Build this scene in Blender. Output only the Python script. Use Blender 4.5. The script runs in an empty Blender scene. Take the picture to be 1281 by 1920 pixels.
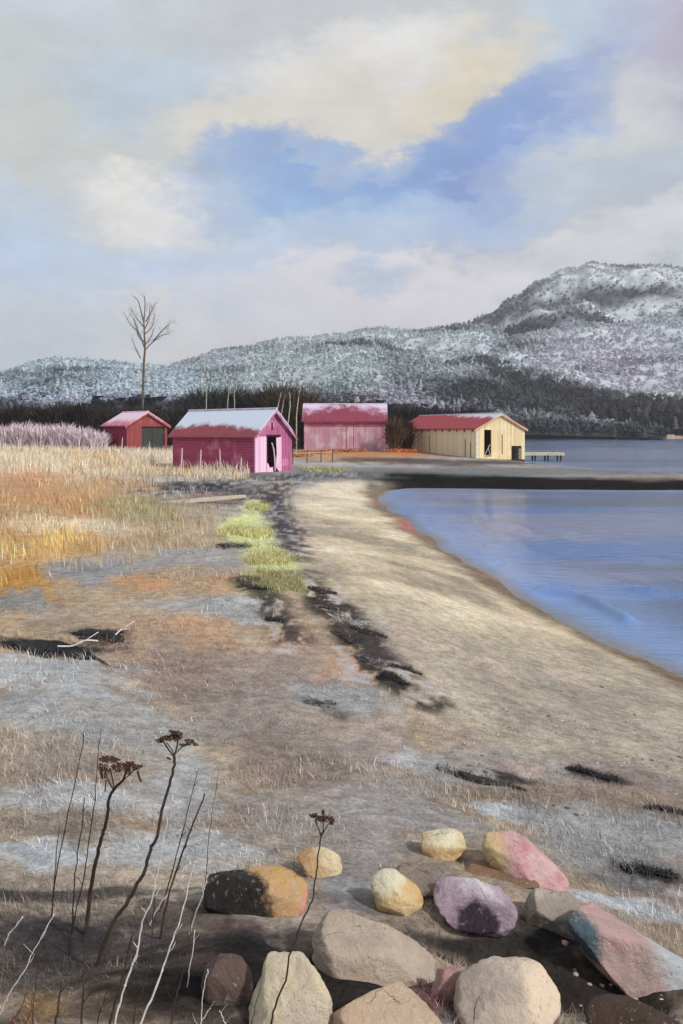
import bpy, math, random
import numpy as np

SC = bpy.context.scene
COL = SC.collection
RNG = np.random.default_rng(7)
random.seed(7)

# ------------------------------------------------------------------ camera
EYE = 3.0                      # metres above the water
F, CU, CV = 1663.0, 640.5, 808.0   # focal length and horizon of the photograph, in its pixels
cam_d = bpy.data.cameras.new('camera')
cam = bpy.data.objects.new('camera', cam_d)
COL.objects.link(cam)
cam.location = (0, 0, EYE)
cam.rotation_euler = (math.radians(90), 0, 0)
cam_d.sensor_fit = 'VERTICAL'
cam_d.sensor_height = 36
cam_d.sensor_width = 24
cam_d.lens = 36 * F / 1920
cam_d.shift_y = -(960 - CV) / 1920
cam_d.clip_start = 0.05
cam_d.clip_end = 6000
SC.camera = cam

# ------------------------------------------------------------------ exposure
SC.view_settings.view_transform = 'Standard'
SC.view_settings.look = 'None'
SC.view_settings.exposure = 0
SC.view_settings.gamma = 1

def lin(c):
    c = np.asarray(c, float) / 255.0
    return np.where(c <= 0.04045, c / 12.92, ((c + 0.055) / 1.055) ** 2.4)

def L4(c, k=1.0):
    v = np.clip(lin(c) * k, 0, 0.95)
    return (float(v[0]), float(v[1]), float(v[2]), 1.0)

# ------------------------------------------------------------------ sun and sky
SUN = np.array((0.65, -0.45, 0.61)); SUN /= np.linalg.norm(SUN)
sun_d = bpy.data.lights.new('sun', 'SUN')
sun_d.energy = 3.1
sun_d.angle = math.radians(4)
sun_d.color = (1.0, 0.95, 0.87)
sun = bpy.data.objects.new('sun', sun_d)
COL.objects.link(sun)
sun.location = (60, -40, 60)
import mathutils
sun.rotation_euler = mathutils.Vector(SUN).to_track_quat('Z', 'Y').to_euler()

W = bpy.data.worlds.new('World')
SC.world = W
W.use_nodes = True
wt = W.node_tree
wt.nodes.clear()
def wn(t, **k):
    n = wt.nodes.new(t)
    for a, b in k.items(): setattr(n, a, b)
    return n
def wl(a, b): wt.links.new(a, b)
out = wn('ShaderNodeOutputWorld')
sky = wn('ShaderNodeTexSky', sky_type='NISHITA', sun_disc=False)
sky.sun_elevation = math.asin(SUN[2])
sky.sun_rotation = math.atan2(SUN[0], SUN[1])
sky.air_density = 1.2; sky.dust_density = 0.6; sky.ozone_density = 3.0
bg_sky = wn('ShaderNodeBackground'); bg_sky.inputs[1].default_value = 0.10
wl(sky.outputs[0], bg_sky.inputs[0])
tc = wn('ShaderNodeTexCoord')
n1 = wn('ShaderNodeTexNoise'); n1.inputs['Scale'].default_value = 6.5; n1.inputs['Detail'].default_value = 7; n1.inputs['Roughness'].default_value = 0.68
mp = wn('ShaderNodeMapping'); mp.inputs['Scale'].default_value = (1, 1, 2.0)
wl(tc.outputs['Generated'], mp.inputs[0]); wl(mp.outputs[0], n1.inputs['Vector'])
sb = wn('ShaderNodeVectorMath', operation='SUBTRACT'); sb.inputs[1].default_value = (0.5, 0.5, 0.5)
wl(n1.outputs['Color'], sb.inputs[0])
scl = wn('ShaderNodeVectorMath', operation='SCALE'); scl.inputs['Scale'].default_value = 0.20
wl(sb.outputs[0], scl.inputs[0])
wd = wn('ShaderNodeVectorMath', operation='ADD')
wl(tc.outputs['Generated'], wd.inputs[0]); wl(scl.outputs[0], wd.inputs[1])

# cloud banks: direction (as photo pixel of the frame's camera), half widths, tilt, colour, amount
# and the patches of thin cover through which the blue sky comes
CLOUDS = [
 (200,60,700,260,0,(196,202,209),1.0),
 (700,60,420,150,0,(196,199,201),0.9),
 (1190,120,160,130,0,(180,180,198),0.75),
 (1230,70,140,90,0,(182,168,188),0.7),
 (1070,120,150,100,20,(172,186,212),0.8),
 (1030,30,60,90,10,(186,202,216),0.7),
 (60,330,140,200,0,(198,199,190),0.7),
 (70,300,50,90,0,(212,205,180),0.45),
 (230,170,130,60,20,(182,198,212),0.8),
 (690,150,230,70,10,(228,224,219),0.9),
 (640,235,190,80,5,(216,209,198),0.9),
 (400,240,120,55,15,(218,212,200),0.95),
 (895,135,110,60,35,(218,204,172),0.7),
 (190,270,120,40,0,(196,201,204),0.8),
 (300,420,240,90,-4,(206,205,196),1.0),
 (210,470,150,80,0,(203,199,180),0.7),
 (340,405,150,60,-8,(240,236,232),1.0),
 (520,430,150,50,0,(196,205,216),0.8),
 (1150,250,130,80,10,(204,206,206),0.95),
 (1080,360,170,70,10,(200,204,206),0.95),
 (1200,360,100,50,5,(176,188,204),0.8),
 (60,560,130,170,0,(190,211,240),0.95),
 (480,540,420,90,0,(198,213,238),1.0),
 (200,610,240,70,0,(206,217,236),0.9),
 (800,490,260,60,8,(198,202,214),1.0),
 (1000,450,200,50,15,(198,196,202),0.9),
 (1180,455,160,50,8,(214,216,218),1.0),
 (760,565,330,60,0,(230,225,231),1.0),
 (400,640,330,45,-6,(230,226,228),0.9),
 (60,650,180,60,0,(212,218,228),0.9),
]
GAPS = [
 (990,225,150,60,28,(116,150,212),0.6),
 (870,300,150,60,24,(114,148,210),0.7),
 (820,365,120,50,16,(118,142,202),0.72),
 (540,322,130,55,-12,(114,154,216),0.78),
 (440,340,120,50,0,(150,178,216),0.55),
 (680,345,150,46,6,(120,158,216),0.7),
 (630,392,230,44,-4,(146,184,230),0.55),
 (760,440,200,50,8,(176,198,228),0.7),
 (940,400,130,50,20,(160,184,222),0.55),
 (1000,290,110,26,26,(176,194,224),0.45),
 (700,318,60,18,14,(176,196,222),0.4),
 (590,300,60,20,-20,(178,196,220),0.45),
 (900,360,70,20,24,(150,172,216),0.4),
]
base = wn('ShaderNodeRGB'); base.outputs[0].default_value = L4((186, 192, 198))
cur = base.outputs[0]
def blob_weight(u, v, ru, rv, ang, amt):
    c = np.array([u - CU, F, CV - v]); ln = np.linalg.norm(c); c /= ln
    ex = np.array([1, 0, 0]) - c * c[0]; ex /= np.linalg.norm(ex)
    ez = np.cross(ex, c)
    a = math.radians(ang)
    e1 = (ex * math.cos(a) + ez * math.sin(a)) / (ru / ln)
    e2 = (-ex * math.sin(a) + ez * math.cos(a)) / (rv / ln)
    d1 = wn('ShaderNodeVectorMath', operation='DOT_PRODUCT'); d1.inputs[1].default_value = e1
    d2 = wn('ShaderNodeVectorMath', operation='DOT_PRODUCT'); d2.inputs[1].default_value = e2
    wl(wd.outputs[0], d1.inputs[0]); wl(wd.outputs[0], d2.inputs[0])
    m = wn('ShaderNodeMath', operation='MULTIPLY'); wl(d2.outputs['Value'], m.inputs[0]); wl(d2.outputs['Value'], m.inputs[1])
    q = wn('ShaderNodeMath', operation='MULTIPLY_ADD'); wl(d1.outputs['Value'], q.inputs[0]); wl(d1.outputs['Value'], q.inputs[1]); wl(m.outputs[0], q.inputs[2])
    r = wn('ShaderNodeMapRange', interpolation_type='SMOOTHSTEP')
    r.inputs['From Min'].default_value = 2.6; r.inputs['From Max'].default_value = 0.0
    r.inputs['To Min'].default_value = 0; r.inputs['To Max'].default_value = amt
    wl(q.outputs[0], r.inputs['Value'])
    return r.outputs[0]
for (u, v, ru, rv, ang, col, amt) in CLOUDS + GAPS:
    w_ = blob_weight(u, v, ru, rv, ang, amt)
    mx = wn('ShaderNodeMix', data_type='RGBA')
    mx.inputs['B'].default_value = L4(col) if True else None
    wl(w_, mx.inputs['Factor']); wl(cur, mx.inputs['A'])
    mx.inputs[7].default_value = L4(col)
    wl(cur, mx.inputs[6])
    cur = mx.outputs[2]
# fine streaky structure of the cloud cover
n2 = wn('ShaderNodeTexNoise'); n2.inputs['Scale'].default_value = 14; n2.inputs['Detail'].default_value = 9; n2.inputs['Roughness'].default_value = 0.65
wl(mp.outputs[0], n2.inputs['Vector'])
mr = wn('ShaderNodeMapRange'); mr.inputs['From Min'].default_value = 0.3; mr.inputs['From Max'].default_value = 0.7
mr.inputs['To Min'].default_value = 1.06; mr.inputs['To Max'].default_value = 1.28
wl(n2.outputs['Fac'], mr.inputs['Value'])
vm = wn('ShaderNodeVectorMath', operation='SCALE'); wl(cur, vm.inputs[0]); wl(mr.outputs[0], vm.inputs['Scale'])
bg_c = wn('ShaderNodeBackground'); bg_c.inputs[1].default_value = 1.0
wl(vm.outputs[0], bg_c.inputs[0])
ms = wn('ShaderNodeMixShader'); ms.inputs[0].default_value = 0.93
wl(bg_sky.outputs[0], ms.inputs[1]); wl(bg_c.outputs[0], ms.inputs[2])
wl(ms.outputs[0], out.inputs[0])

# ------------------------------------------------------------------ helpers
def h2(ix, iy, seed):
    n = (ix.astype(np.int64) * 374761393 + iy.astype(np.int64) * 668265263 + seed * 982451653) & 0x7fffffff
    n = ((n ^ (n >> 13)) * 1274126177) & 0x7fffffff
    n = n ^ (n >> 16)
    return (n & 0xffff) / 65535.0

def vnoise(x, y, seed=0):
    ix = np.floor(x); iy = np.floor(y)
    fx = x - ix; fy = y - iy
    fx = fx * fx * (3 - 2 * fx); fy = fy * fy * (3 - 2 * fy)
    a = h2(ix, iy, seed); b = h2(ix + 1, iy, seed); c = h2(ix, iy + 1, seed); d = h2(ix + 1, iy + 1, seed)
    return (a + (b - a) * fx) * (1 - fy) + (c + (d - c) * fx) * fy

def fbm(x, y, seed=0, octv=4, gain=0.5):
    s = 0; a = 1; t = 0
    for k in range(octv):
        s = s + a * vnoise(x * 2 ** k + 17.3 * k, y * 2 ** k - 9.1 * k, seed + k)
        t += a; a *= gain
    return s / t

def sstep(a, b, x):
    t = np.clip((x - a) / (b - a), 0, 1)
    return t * t * (3 - 2 * t)

def tag(o, label=None, cat=None, group=None, kind=None):
    if label: o['label'] = label
    if cat: o['category'] = cat
    if group: o['group'] = group
    if kind: o['kind'] = kind
    return o

def empty(name, loc, rz=0):
    o = bpy.data.objects.new(name, None)
    COL.objects.link(o)
    o.empty_display_size = 0.2
    o.location = loc; o.rotation_euler = (0, 0, rz)
    return o

def np_mesh(name, verts, loops, sizes, mat=None, parent=None, col=None, smooth=False):
    verts = np.ascontiguousarray(verts, np.float32); loops = np.ascontiguousarray(loops, np.int32); sizes = np.ascontiguousarray(sizes, np.int32)
    me = bpy.data.meshes.new(name)
    me.vertices.add(len(verts)); me.vertices.foreach_set('co', verts.ravel())
    me.loops.add(len(loops)); me.loops.foreach_set('vertex_index', loops)
    me.polygons.add(len(sizes))
    st = np.zeros(len(sizes), np.int32); st[1:] = np.cumsum(sizes)[:-1]
    me.polygons.foreach_set('loop_start', st)
    try: me.polygons.foreach_set('loop_total', sizes)
    except Exception: pass
    if smooth: me.polygons.foreach_set('use_smooth', np.ones(len(sizes), bool))
    if col is not None:
        ca = me.color_attributes.new('Col', 'FLOAT_COLOR', 'POINT')
        c4 = np.ones((len(verts), 4), np.float32); c4[:, :3] = col
        ca.data.foreach_set('color', c4.ravel())
    me.update(calc_edges=True); me.validate()
    if mat: me.materials.append(mat)
    o = bpy.data.objects.new(name, me)
    COL.objects.link(o)
    if parent: o.parent = parent
    return o

class MB:
    def __init__(s): s.v = []; s.f = []
    def box(s, x0, x1, y0, y1, z0, z1):
        b = len(s.v)
        s.v += [(x0,y0,z0),(x1,y0,z0),(x1,y1,z0),(x0,y1,z0),(x0,y0,z1),(x1,y0,z1),(x1,y1,z1),(x0,y1,z1)]
        s.f += [(b,b+3,b+2,b+1),(b+4,b+5,b+6,b+7),(b,b+1,b+5,b+4),(b+1,b+2,b+6,b+5),(b+2,b+3,b+7,b+6),(b+3,b,b+4,b+7)]
    def prism(s, poly, y0, y1):
        """poly: (x, z) points counter-clockwise seen from -y, extruded along y"""
        b = len(s.v); n = len(poly)
        s.v += [(x, y0, z) for x, z in poly] + [(x, y1, z) for x, z in poly]
        s.f.append(tuple(b + i for i in range(n)))
        s.f.append(tuple(b + n + i for i in reversed(range(n))))
        for i in range(n):
            j = (i + 1) % n
            s.f.append((b + j, b + i, b + n + i, b + n + j))
    def tube(s, pts, rad, sides=6, cap=True):
        pts = [np.asarray(p, float) for p in pts]
        b0 = len(s.v); n = len(pts)
        if np.isscalar(rad): rad = [rad] * n
        ref = np.array((0.31, 0.77, 0.12))
        for i, p in enumerate(pts):
            t = pts[min(i + 1, n - 1)] - pts[max(i - 1, 0)]
            t = t / (np.linalg.norm(t) + 1e-9)
            a = np.cross(t, ref); a /= np.linalg.norm(a) + 1e-9
            c = np.cross(t, a)
            for k in range(sides):
                an = 2 * math.pi * k / sides
                q = p + (a * math.cos(an) + c * math.sin(an)) * rad[i]
                s.v.append(tuple(q))
        for i in range(n - 1):
            for k in range(sides):
                k2 = (k + 1) % sides
                s.f.append((b0 + i*sides + k, b0 + i*sides + k2, b0 + (i+1)*sides + k2, b0 + (i+1)*sides + k))
        if cap:
            s.f.append(tuple(b0 + k for k in reversed(range(sides))))
            s.f.append(tuple(b0 + (n-1)*sides + k for k in range(sides)))
    def ellipsoid(s, c, r, nu=8, nv=5, jit=0.0):
        b = len(s.v)
        for i in range(nv + 1):
            th = math.pi * i / nv
            for k in range(nu):
                ph = 2 * math.pi * k / nu
                j = 1 + random.uniform(-jit, jit)
                s.v.append((c[0] + r[0]*math.sin(th)*math.cos(ph)*j, c[1] + r[1]*math.sin(th)*math.sin(ph)*j, c[2] + r[2]*math.cos(th)*j))
        for i in range(nv):
            for k in range(nu):
                k2 = (k + 1) % nu
                s.f.append((b+i*nu+k, b+(i+1)*nu+k, b+(i+1)*nu+k2, b+i*nu+k2))
    def build(s, name, mat, parent=None, smooth=False):
        me = bpy.data.meshes.new(name)
        me.from_pydata(s.v, [], s.f); me.update()
        if smooth: me.polygons.foreach_set('use_smooth', np.ones(len(me.polygons), bool))
        me.materials.append(mat)
        o = bpy.data.objects.new(name, me)
        COL.objects.link(o)
        if parent: o.parent = parent
        return o

# ------------------------------------------------------------------ materials
def new_mat(name):
    m = bpy.data.materials.new(name); m.use_nodes = True
    nt = m.node_tree
    bs = nt.nodes['Principled BSDF']
    return m, nt, bs
def nn(nt, t, **k):
    n = nt.nodes.new(t)
    for a, b in k.items(): setattr(n, a, b)
    return n
def noise(nt, scale, detail=5, rough=0.6, vec=None, dist=0.0):
    n = nn(nt, 'ShaderNodeTexNoise')
    n.inputs['Scale'].default_value = scale; n.inputs['Detail'].default_value = detail
    n.inputs['Roughness'].default_value = rough; n.inputs['Distortion'].default_value = dist
    if vec is not None: nt.links.new(vec, n.inputs['Vector'])
    return n.outputs['Fac']
def ramp(nt, fac, a, b, lo=0.0, hi=1.0, smooth=True):
    r = nn(nt, 'ShaderNodeMapRange', interpolation_type='SMOOTHSTEP' if smooth else 'LINEAR')
    r.inputs['From Min'].default_value = a; r.inputs['From Max'].default_value = b
    r.inputs['To Min'].default_value = lo; r.inputs['To Max'].default_value = hi
    nt.links.new(fac, r.inputs['Value'])
    return r.outputs[0]
def mix(nt, fac, a, b, mode='MIX'):
    m = nn(nt, 'ShaderNodeMix', data_type='RGBA', blend_type=mode)
    for s, i in ((fac, 0), (a, 6), (b, 7)):
        if isinstance(s, (tuple, float, int)): m.inputs[i].default_value = s
        else: nt.links.new(s, m.inputs[i])
    return m.outputs[2]
def scale_vec(nt, vec, s):
    m = nn(nt, 'ShaderNodeMapping'); m.inputs['Scale'].default_value = s
    nt.links.new(vec, m.inputs[0]); return m.outputs[0]
def bump(nt, bs, h, strength, dist):
    b = nn(nt, 'ShaderNodeBump'); b.inputs['Strength'].default_value = strength; b.inputs['Distance'].default_value = dist
    nt.links.new(h, b.inputs['Height']); nt.links.new(b.outputs[0], bs.inputs['Normal'])
def objco(nt): return nn(nt, 'ShaderNodeTexCoord').outputs['Object']
def math_(nt, op, a, b):
    m = nn(nt, 'ShaderNodeMath', operation=op)
    for s, i in ((a, 0), (b, 1)):
        if isinstance(s, (float, int)): m.inputs[i].default_value = s
        else: nt.links.new(s, m.inputs[i])
    return m.outputs[0]

def mat_attr(name, var=0.25, scale=8, rough=0.9, bmp=0.0, fine=0, transl=0.0):
    """a surface whose own colour is stored on its vertices, with noise on top"""
    m, nt, bs = new_mat(name)
    at_ = nn(nt, 'ShaderNodeAttribute', attribute_name='Col')
    c = at_.outputs['Color']
    co = objco(nt)
    n_ = noise(nt, scale, 7, 0.65, co)
    v = ramp(nt, n_, 0.25, 0.75, 1 - var, 1 + var)
    vmn = nn(nt, 'ShaderNodeVectorMath', operation='SCALE'); nt.links.new(c, vmn.inputs[0]); nt.links.new(v, vmn.inputs['Scale'])
    nt.links.new(vmn.outputs[0], bs.inputs['Base Color'])
    bs.inputs['Roughness'].default_value = rough
    if fine:
        v = math_(nt, 'MULTIPLY', v, ramp(nt, noise(nt, 46, 6, .7, co), .28, .72, .72, 1.28))
        v = math_(nt, 'MULTIPLY', v, ramp(nt, noise(nt, 1.7, 8, .7, scale_vec(nt, co, (1, .6, 1))), .3, .7, .84, 1.16))
        nt.links.new(v, vmn.inputs['Scale'])
    bs.inputs['Specular IOR Level'].default_value = 0.15
    if bmp: bump(nt, bs, noise(nt, fine or scale, 8, 0.7, co), 0.8, bmp)
    if transl:
        tr = nn(nt, 'ShaderNodeBsdfTranslucent'); nt.links.new(vmn.outputs[0], tr.inputs[0])
        mxs = nn(nt, 'ShaderNodeMixShader'); mxs.inputs[0].default_value = transl
        nt.links.new(bs.outputs[0], mxs.inputs[1]); nt.links.new(tr.outputs[0], mxs.inputs[2])
        nt.links.new(mxs.outputs[0], nt.nodes['Material Output'].inputs[0])
    return m

def mat_plain(name, c1, c2=None, scale=6, rough=0.85, bmp=0.0, stretch=(1,1,1), k=1.0, lo=0.35, hi=0.65, spec=0.3):
    m, nt, bs = new_mat(name)
    co = scale_vec(nt, objco(nt), stretch)
    n_ = noise(nt, scale, 7, 0.65, co)
    c = mix(nt, ramp(nt, n_, lo, hi), L4(c1, k), L4(c2 or c1, k))
    nt.links.new(c, bs.inputs['Base Color'])
    bs.inputs['Roughness'].default_value = rough
    bs.inputs['Specular IOR Level'].default_value = spec
    if bmp: bump(nt, bs, noise(nt, scale * 2.5, 7, 0.7, co), 0.7, bmp)
    return m

def mat_boards(name, c1, c2, c3, pitch=0.16, vertical=True, k=1.0, wear=0.5, axis='X'):
    """weathered painted boards: a gap every `pitch`, streaks along the grain, worn patches of c3"""
    m, nt, bs = new_mat(name)
    co = objco(nt)
    sep = nn(nt, 'ShaderNodeSeparateXYZ'); nt.links.new(co, sep.inputs[0])
    if vertical:
        along = math_(nt, 'ADD', sep.outputs['X'], sep.outputs['Y'])
        st = scale_vec(nt, co, (7, 7, 0.7))
    else:
        along = sep.outputs['Z']
        st = scale_vec(nt, co, (0.7, 0.7, 7))
    fr = math_(nt, 'FRACT', math_(nt, 'DIVIDE', along, pitch), 0.0)
    idx = math_(nt, 'FLOOR', math_(nt, 'DIVIDE', along, pitch), 0.0)
    wn_ = nn(nt, 'ShaderNodeTexWhiteNoise', noise_dimensions='1D'); nt.links.new(idx, wn_.inputs['W'])
    gap = ramp(nt, math_(nt, 'ABSOLUTE', math_(nt, 'SUBTRACT', fr, 0.5), 0.0), 0.42, 0.5, 1.0, 0.0)
    sn = noise(nt, 1.6, 7, 0.65, st)
    c = mix(nt, ramp(nt, sn, 0.3, 0.7), L4(c1, k), L4(c2, k))
    big = noise(nt, 0.9, 5, 0.6, co)
    c = mix(nt, ramp(nt, big, 0.62 - 0.2*wear, 0.78 - 0.2*wear, 0, 0.85), c, L4(c3, k))
    v = ramp(nt, wn_.outputs['Value'], 0, 1, 0.86, 1.1, False)
    v = math_(nt, 'MULTIPLY', v, ramp(nt, gap, 0, 1, 0.62, 1.0))
    vs = nn(nt, 'ShaderNodeVectorMath', operation='SCALE'); nt.links.new(c, vs.inputs[0]); nt.links.new(v, vs.inputs['Scale'])
    nt.links.new(vs.outputs[0], bs.inputs['Base Color'])
    bs.inputs['Roughness'].default_value = 0.8; bs.inputs['Specular IOR Level'].default_value = 0.25
    h = math_(nt, 'ADD', gap, math_(nt, 'MULTIPLY', sn, 0.3))
    bump(nt, bs, h, 0.8, 0.02)
    return m

def mat_roof(name, red1, red2, snow, z_lo, z_hi, k=1.0, side=0.0, x_mid=0.0):
    """rusty sheet roof, snow lying along the ridge and melted away lower down"""
    m, nt, bs = new_mat(name)
    co = objco(nt)
    sep = nn(nt, 'ShaderNodeSeparateXYZ'); nt.links.new(co, sep.inputs[0])
    st = scale_vec(nt, co, (1.2, 5, 1.2))
    c = mix(nt, ramp(nt, noise(nt, 1.5, 7, 0.65, st), 0.3, 0.7), L4(red1, k), L4(red2, k))
    hn = math_(nt, 'ADD', sep.outputs['Z'], math_(nt, 'MULTIPLY', math_(nt, 'SUBTRACT', noise(nt, 1.1, 7, 0.68, co), 0.5), 1.9 * (z_hi - z_lo) + 0.5))
    if side: hn = math_(nt, 'ADD', hn, math_(nt, 'MULTIPLY', math_(nt, 'ABSOLUTE', math_(nt, 'SUBTRACT', sep.outputs['Y'], x_mid), 0.0), side))
    w = ramp(nt, hn, z_lo, z_hi)
    c = mix(nt, w, c, L4(snow, k))
    nt.links.new(c, bs.inputs['Base Color'])
    bs.inputs['Roughness'].default_value = 0.7; bs.inputs['Specular IOR Level'].default_value = 0.3
    wv = nn(nt, 'ShaderNodeTexWave', wave_type='BANDS', bands_direction='Y'); wv.inputs['Scale'].default_value = 1.3
    nt.links.new(co, wv.inputs['Vector'])
    h = math_(nt, 'ADD', math_(nt, 'MULTIPLY', wv.outputs['Fac'], math_(nt, 'SUBTRACT', 1.0, w)), w)
    bump(nt, bs, h, 0.6, 0.03)
    return m

# ------------------------------------------------------------------ the lie of the land
NEAR_SHORE = [(9,-30),(7,-6),(6.0,1),(5.2,4.5),(4.55,8),(4.11,10.68),(3.93,11.7),(3.61,13.06),(3.42,14.6),(3.17,16.5),(2.91,18.7),
              (2.71,21.5),(2.43,25.3),(2.14,29.9),(1.74,36.4),(1.66,40.9),(2.1,44.2),(3.4,46.6),(7,45.9),(12,45.0),(20,44.8),(32,45.2),(60,47),(140,52),(420,58)]
FAR_SHORE = [(420,76),(120,66),(60,62),(35,60),(23.4,60.1),(20.3,65.6),(19.0,71),(17.9,78),(17.6,84),(18.2,92),(30,150),(46,250),(62,345),(75,356),(120,352),(200,356),(320,350),(500,345),(900,320),(2200,300)]
def seg_dist(px, py, line):
    d = np.full(px.shape, 1e9)
    for (ax, ay), (bx, by) in zip(line[:-1], line[1:]):
        dx, dy = bx - ax, by - ay
        t = np.clip(((px - ax) * dx + (py - ay) * dy) / (dx * dx + dy * dy), 0, 1)
        d = np.minimum(d, (px - ax - t * dx) ** 2 + (py - ay - t * dy) ** 2)
    return np.sqrt(d)
def inside(px, py, poly):
    r = np.zeros(px.shape, bool)
    n = len(poly)
    for i in range(n):
        ax, ay = poly[i]; bx, by = poly[(i + 1) % n]
        if ay == by: continue
        c = ((ay > py) != (by > py)) & (px < (bx - ax) * (py - ay) / (by - ay) + ax)
        r ^= c
    return r
NEAR_POLY = NEAR_SHORE + [(420, -30)]
FAR_POLY = FAR_SHORE + [(2200, 76)]
def shore(px, py):
    """signed distance to the waterline, positive on land"""
    d = np.minimum(seg_dist(px, py, NEAR_SHORE), seg_dist(px, py, FAR_SHORE))
    w = inside(px, py, NEAR_POLY) | inside(px, py, FAR_POLY)
    d = np.where(w, -d, d)
    wob = (fbm(px * 0.7, py * 0.45, 15, 4) - .5) * np.clip(.30 + .012 * np.hypot(px, py), 0, 3)
    return d + wob * (np.abs(d) < 12)
CTRL = np.array([
 (0,2.4,1.38),(-2,2.5,1.44),(2,2.5,1.3),(0,1,1.5),(-3,1,1.55),(3,1,1.4),(0,-6,1.7),(0,-25,2.2),(-10,0,1.7),
 (-2,4,1.3),(0,4,1.22),(2,4,1.15),(-3,7,1.2),(0,7,1.0),(2.5,7,.85),(-5,12,1.15),(-2,12,1.0),(.5,12,.75),(3,12,.5),
 (-8,20,1.0),(-3,20,.85),(0,20,.6),(2,20,.45),(-15,35,.95),(-6,35,.7),(-1,35,.5),(1.5,35,.45),
 (-25,52,1.05),(-10,52,.65),(-4,52,.5),(2,55,.38),(8,60,.42),(20,54,.32),(60,55,.3),
 (-35,80,1.25),(-19,80,.95),(-5,75,.85),(5,78,.6),(13,82,.38),(20,75,.3),(-60,110,2),(-40,110,1.6),(0,93,1.2),(0,115,1.7),(20,110,.9),
 (-80,200,4),(0,200,3.2),(35,250,2.2),(-150,330,9),(0,330,6),(100,375,3.4),(300,380,3.6),(600,420,4),(0,700,8),(400,700,8),(-400,500,10),(0,2500,8)], float)
def q_(x, y):
    r = np.sqrt(x * x + y * y)
    return np.stack([2.0 * x / (r + 2), np.log(r + 2) - 0.6 * (y < 0)], -1)
CQ = q_(CTRL[:, 0], CTRL[:, 1])
def height_raw(x, y):
    q = q_(x, y)
    sw = np.zeros(x.shape); sz = np.zeros(x.shape)
    for (a, b), z in zip(CQ, CTRL[:, 2]):
        w = np.exp(-((q[..., 0] - a) ** 2 + (q[..., 1] - b) ** 2) / (2 * 0.2 ** 2)) + 1e-12
        sw += w; sz += w * z
    return sz / sw
DIPS = []   # hollows: x, y, rx, ry, depth
def height(x, y, ds=None):
    x = np.asarray(x, float); y = np.asarray(y, float)
    if ds is None: ds = shore(x, y)
    zl = height_raw(x, y)
    land = zl * (1 - np.exp(-np.clip(ds, 0, None) / 2.6))
    z = np.where(ds > 0, land + 0.0, np.maximum(0.16 * ds, -2.0))
    near = 1.0 / (1 + np.hypot(x, y) / 40)
    amp = np.clip(ds, 0, 2.5) / 2.5
    z = z + amp * ((fbm(x * 0.35, y * 0.35, 3) - 0.5) * 0.16 + (fbm(x * 1.7, y * 1.7, 5) - 0.5) * 0.07 * near + (fbm(x * 6, y * 6, 9, 3) - 0.5) * 0.035 * near)
    for (cx, cy, rx, ry, dp) in DIPS:
        z = z - dp * np.exp(-(((x - cx) / rx) ** 2 + ((y - cy) / ry) ** 2))
    return z
YS = np.exp(np.linspace(math.log(1.2), math.log(900), 1600))
def at(u, v, z_off=0.0):
    """the point of the ground seen at a pixel of the photograph"""
    x = (u - CU) / F * YS; zr = EYE - (v - CV) / F * YS
    g = height(x, YS) + z_off
    k = np.nonzero(zr < g)[0]
    if len(k) == 0: i = len(YS) - 1
    else: i = k[0]
    if i == 0: y = YS[0]
    else:
        a, b = zr[i-1] - g[i-1], zr[i] - g[i]
        y = YS[i-1] + (YS[i] - YS[i-1]) * (a / (a - b) if a != b else 0)
    x = (u - CU) / F * y
    return np.array((x, y, float(height(np.array([x]), np.array([y]))[0])))
def gz(x, y): return float(height(np.array([float(x)]), np.array([float(y)]))[0])
for (u, v, ru, rv, dp) in [(960,1790,150,40,.16),(1080,1850,150,50,.14),(880,1760,110,25,.10),(100,1215,110,14,.10),(150,1770,160,40,.05)]:
    p = at(u, v); a = at(u + ru, v); b = at(u, v - rv)
    DIPS.append((p[0], p[1], abs(a[0] - p[0]), abs(b[1] - p[1]) + 0.02, dp))

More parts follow.
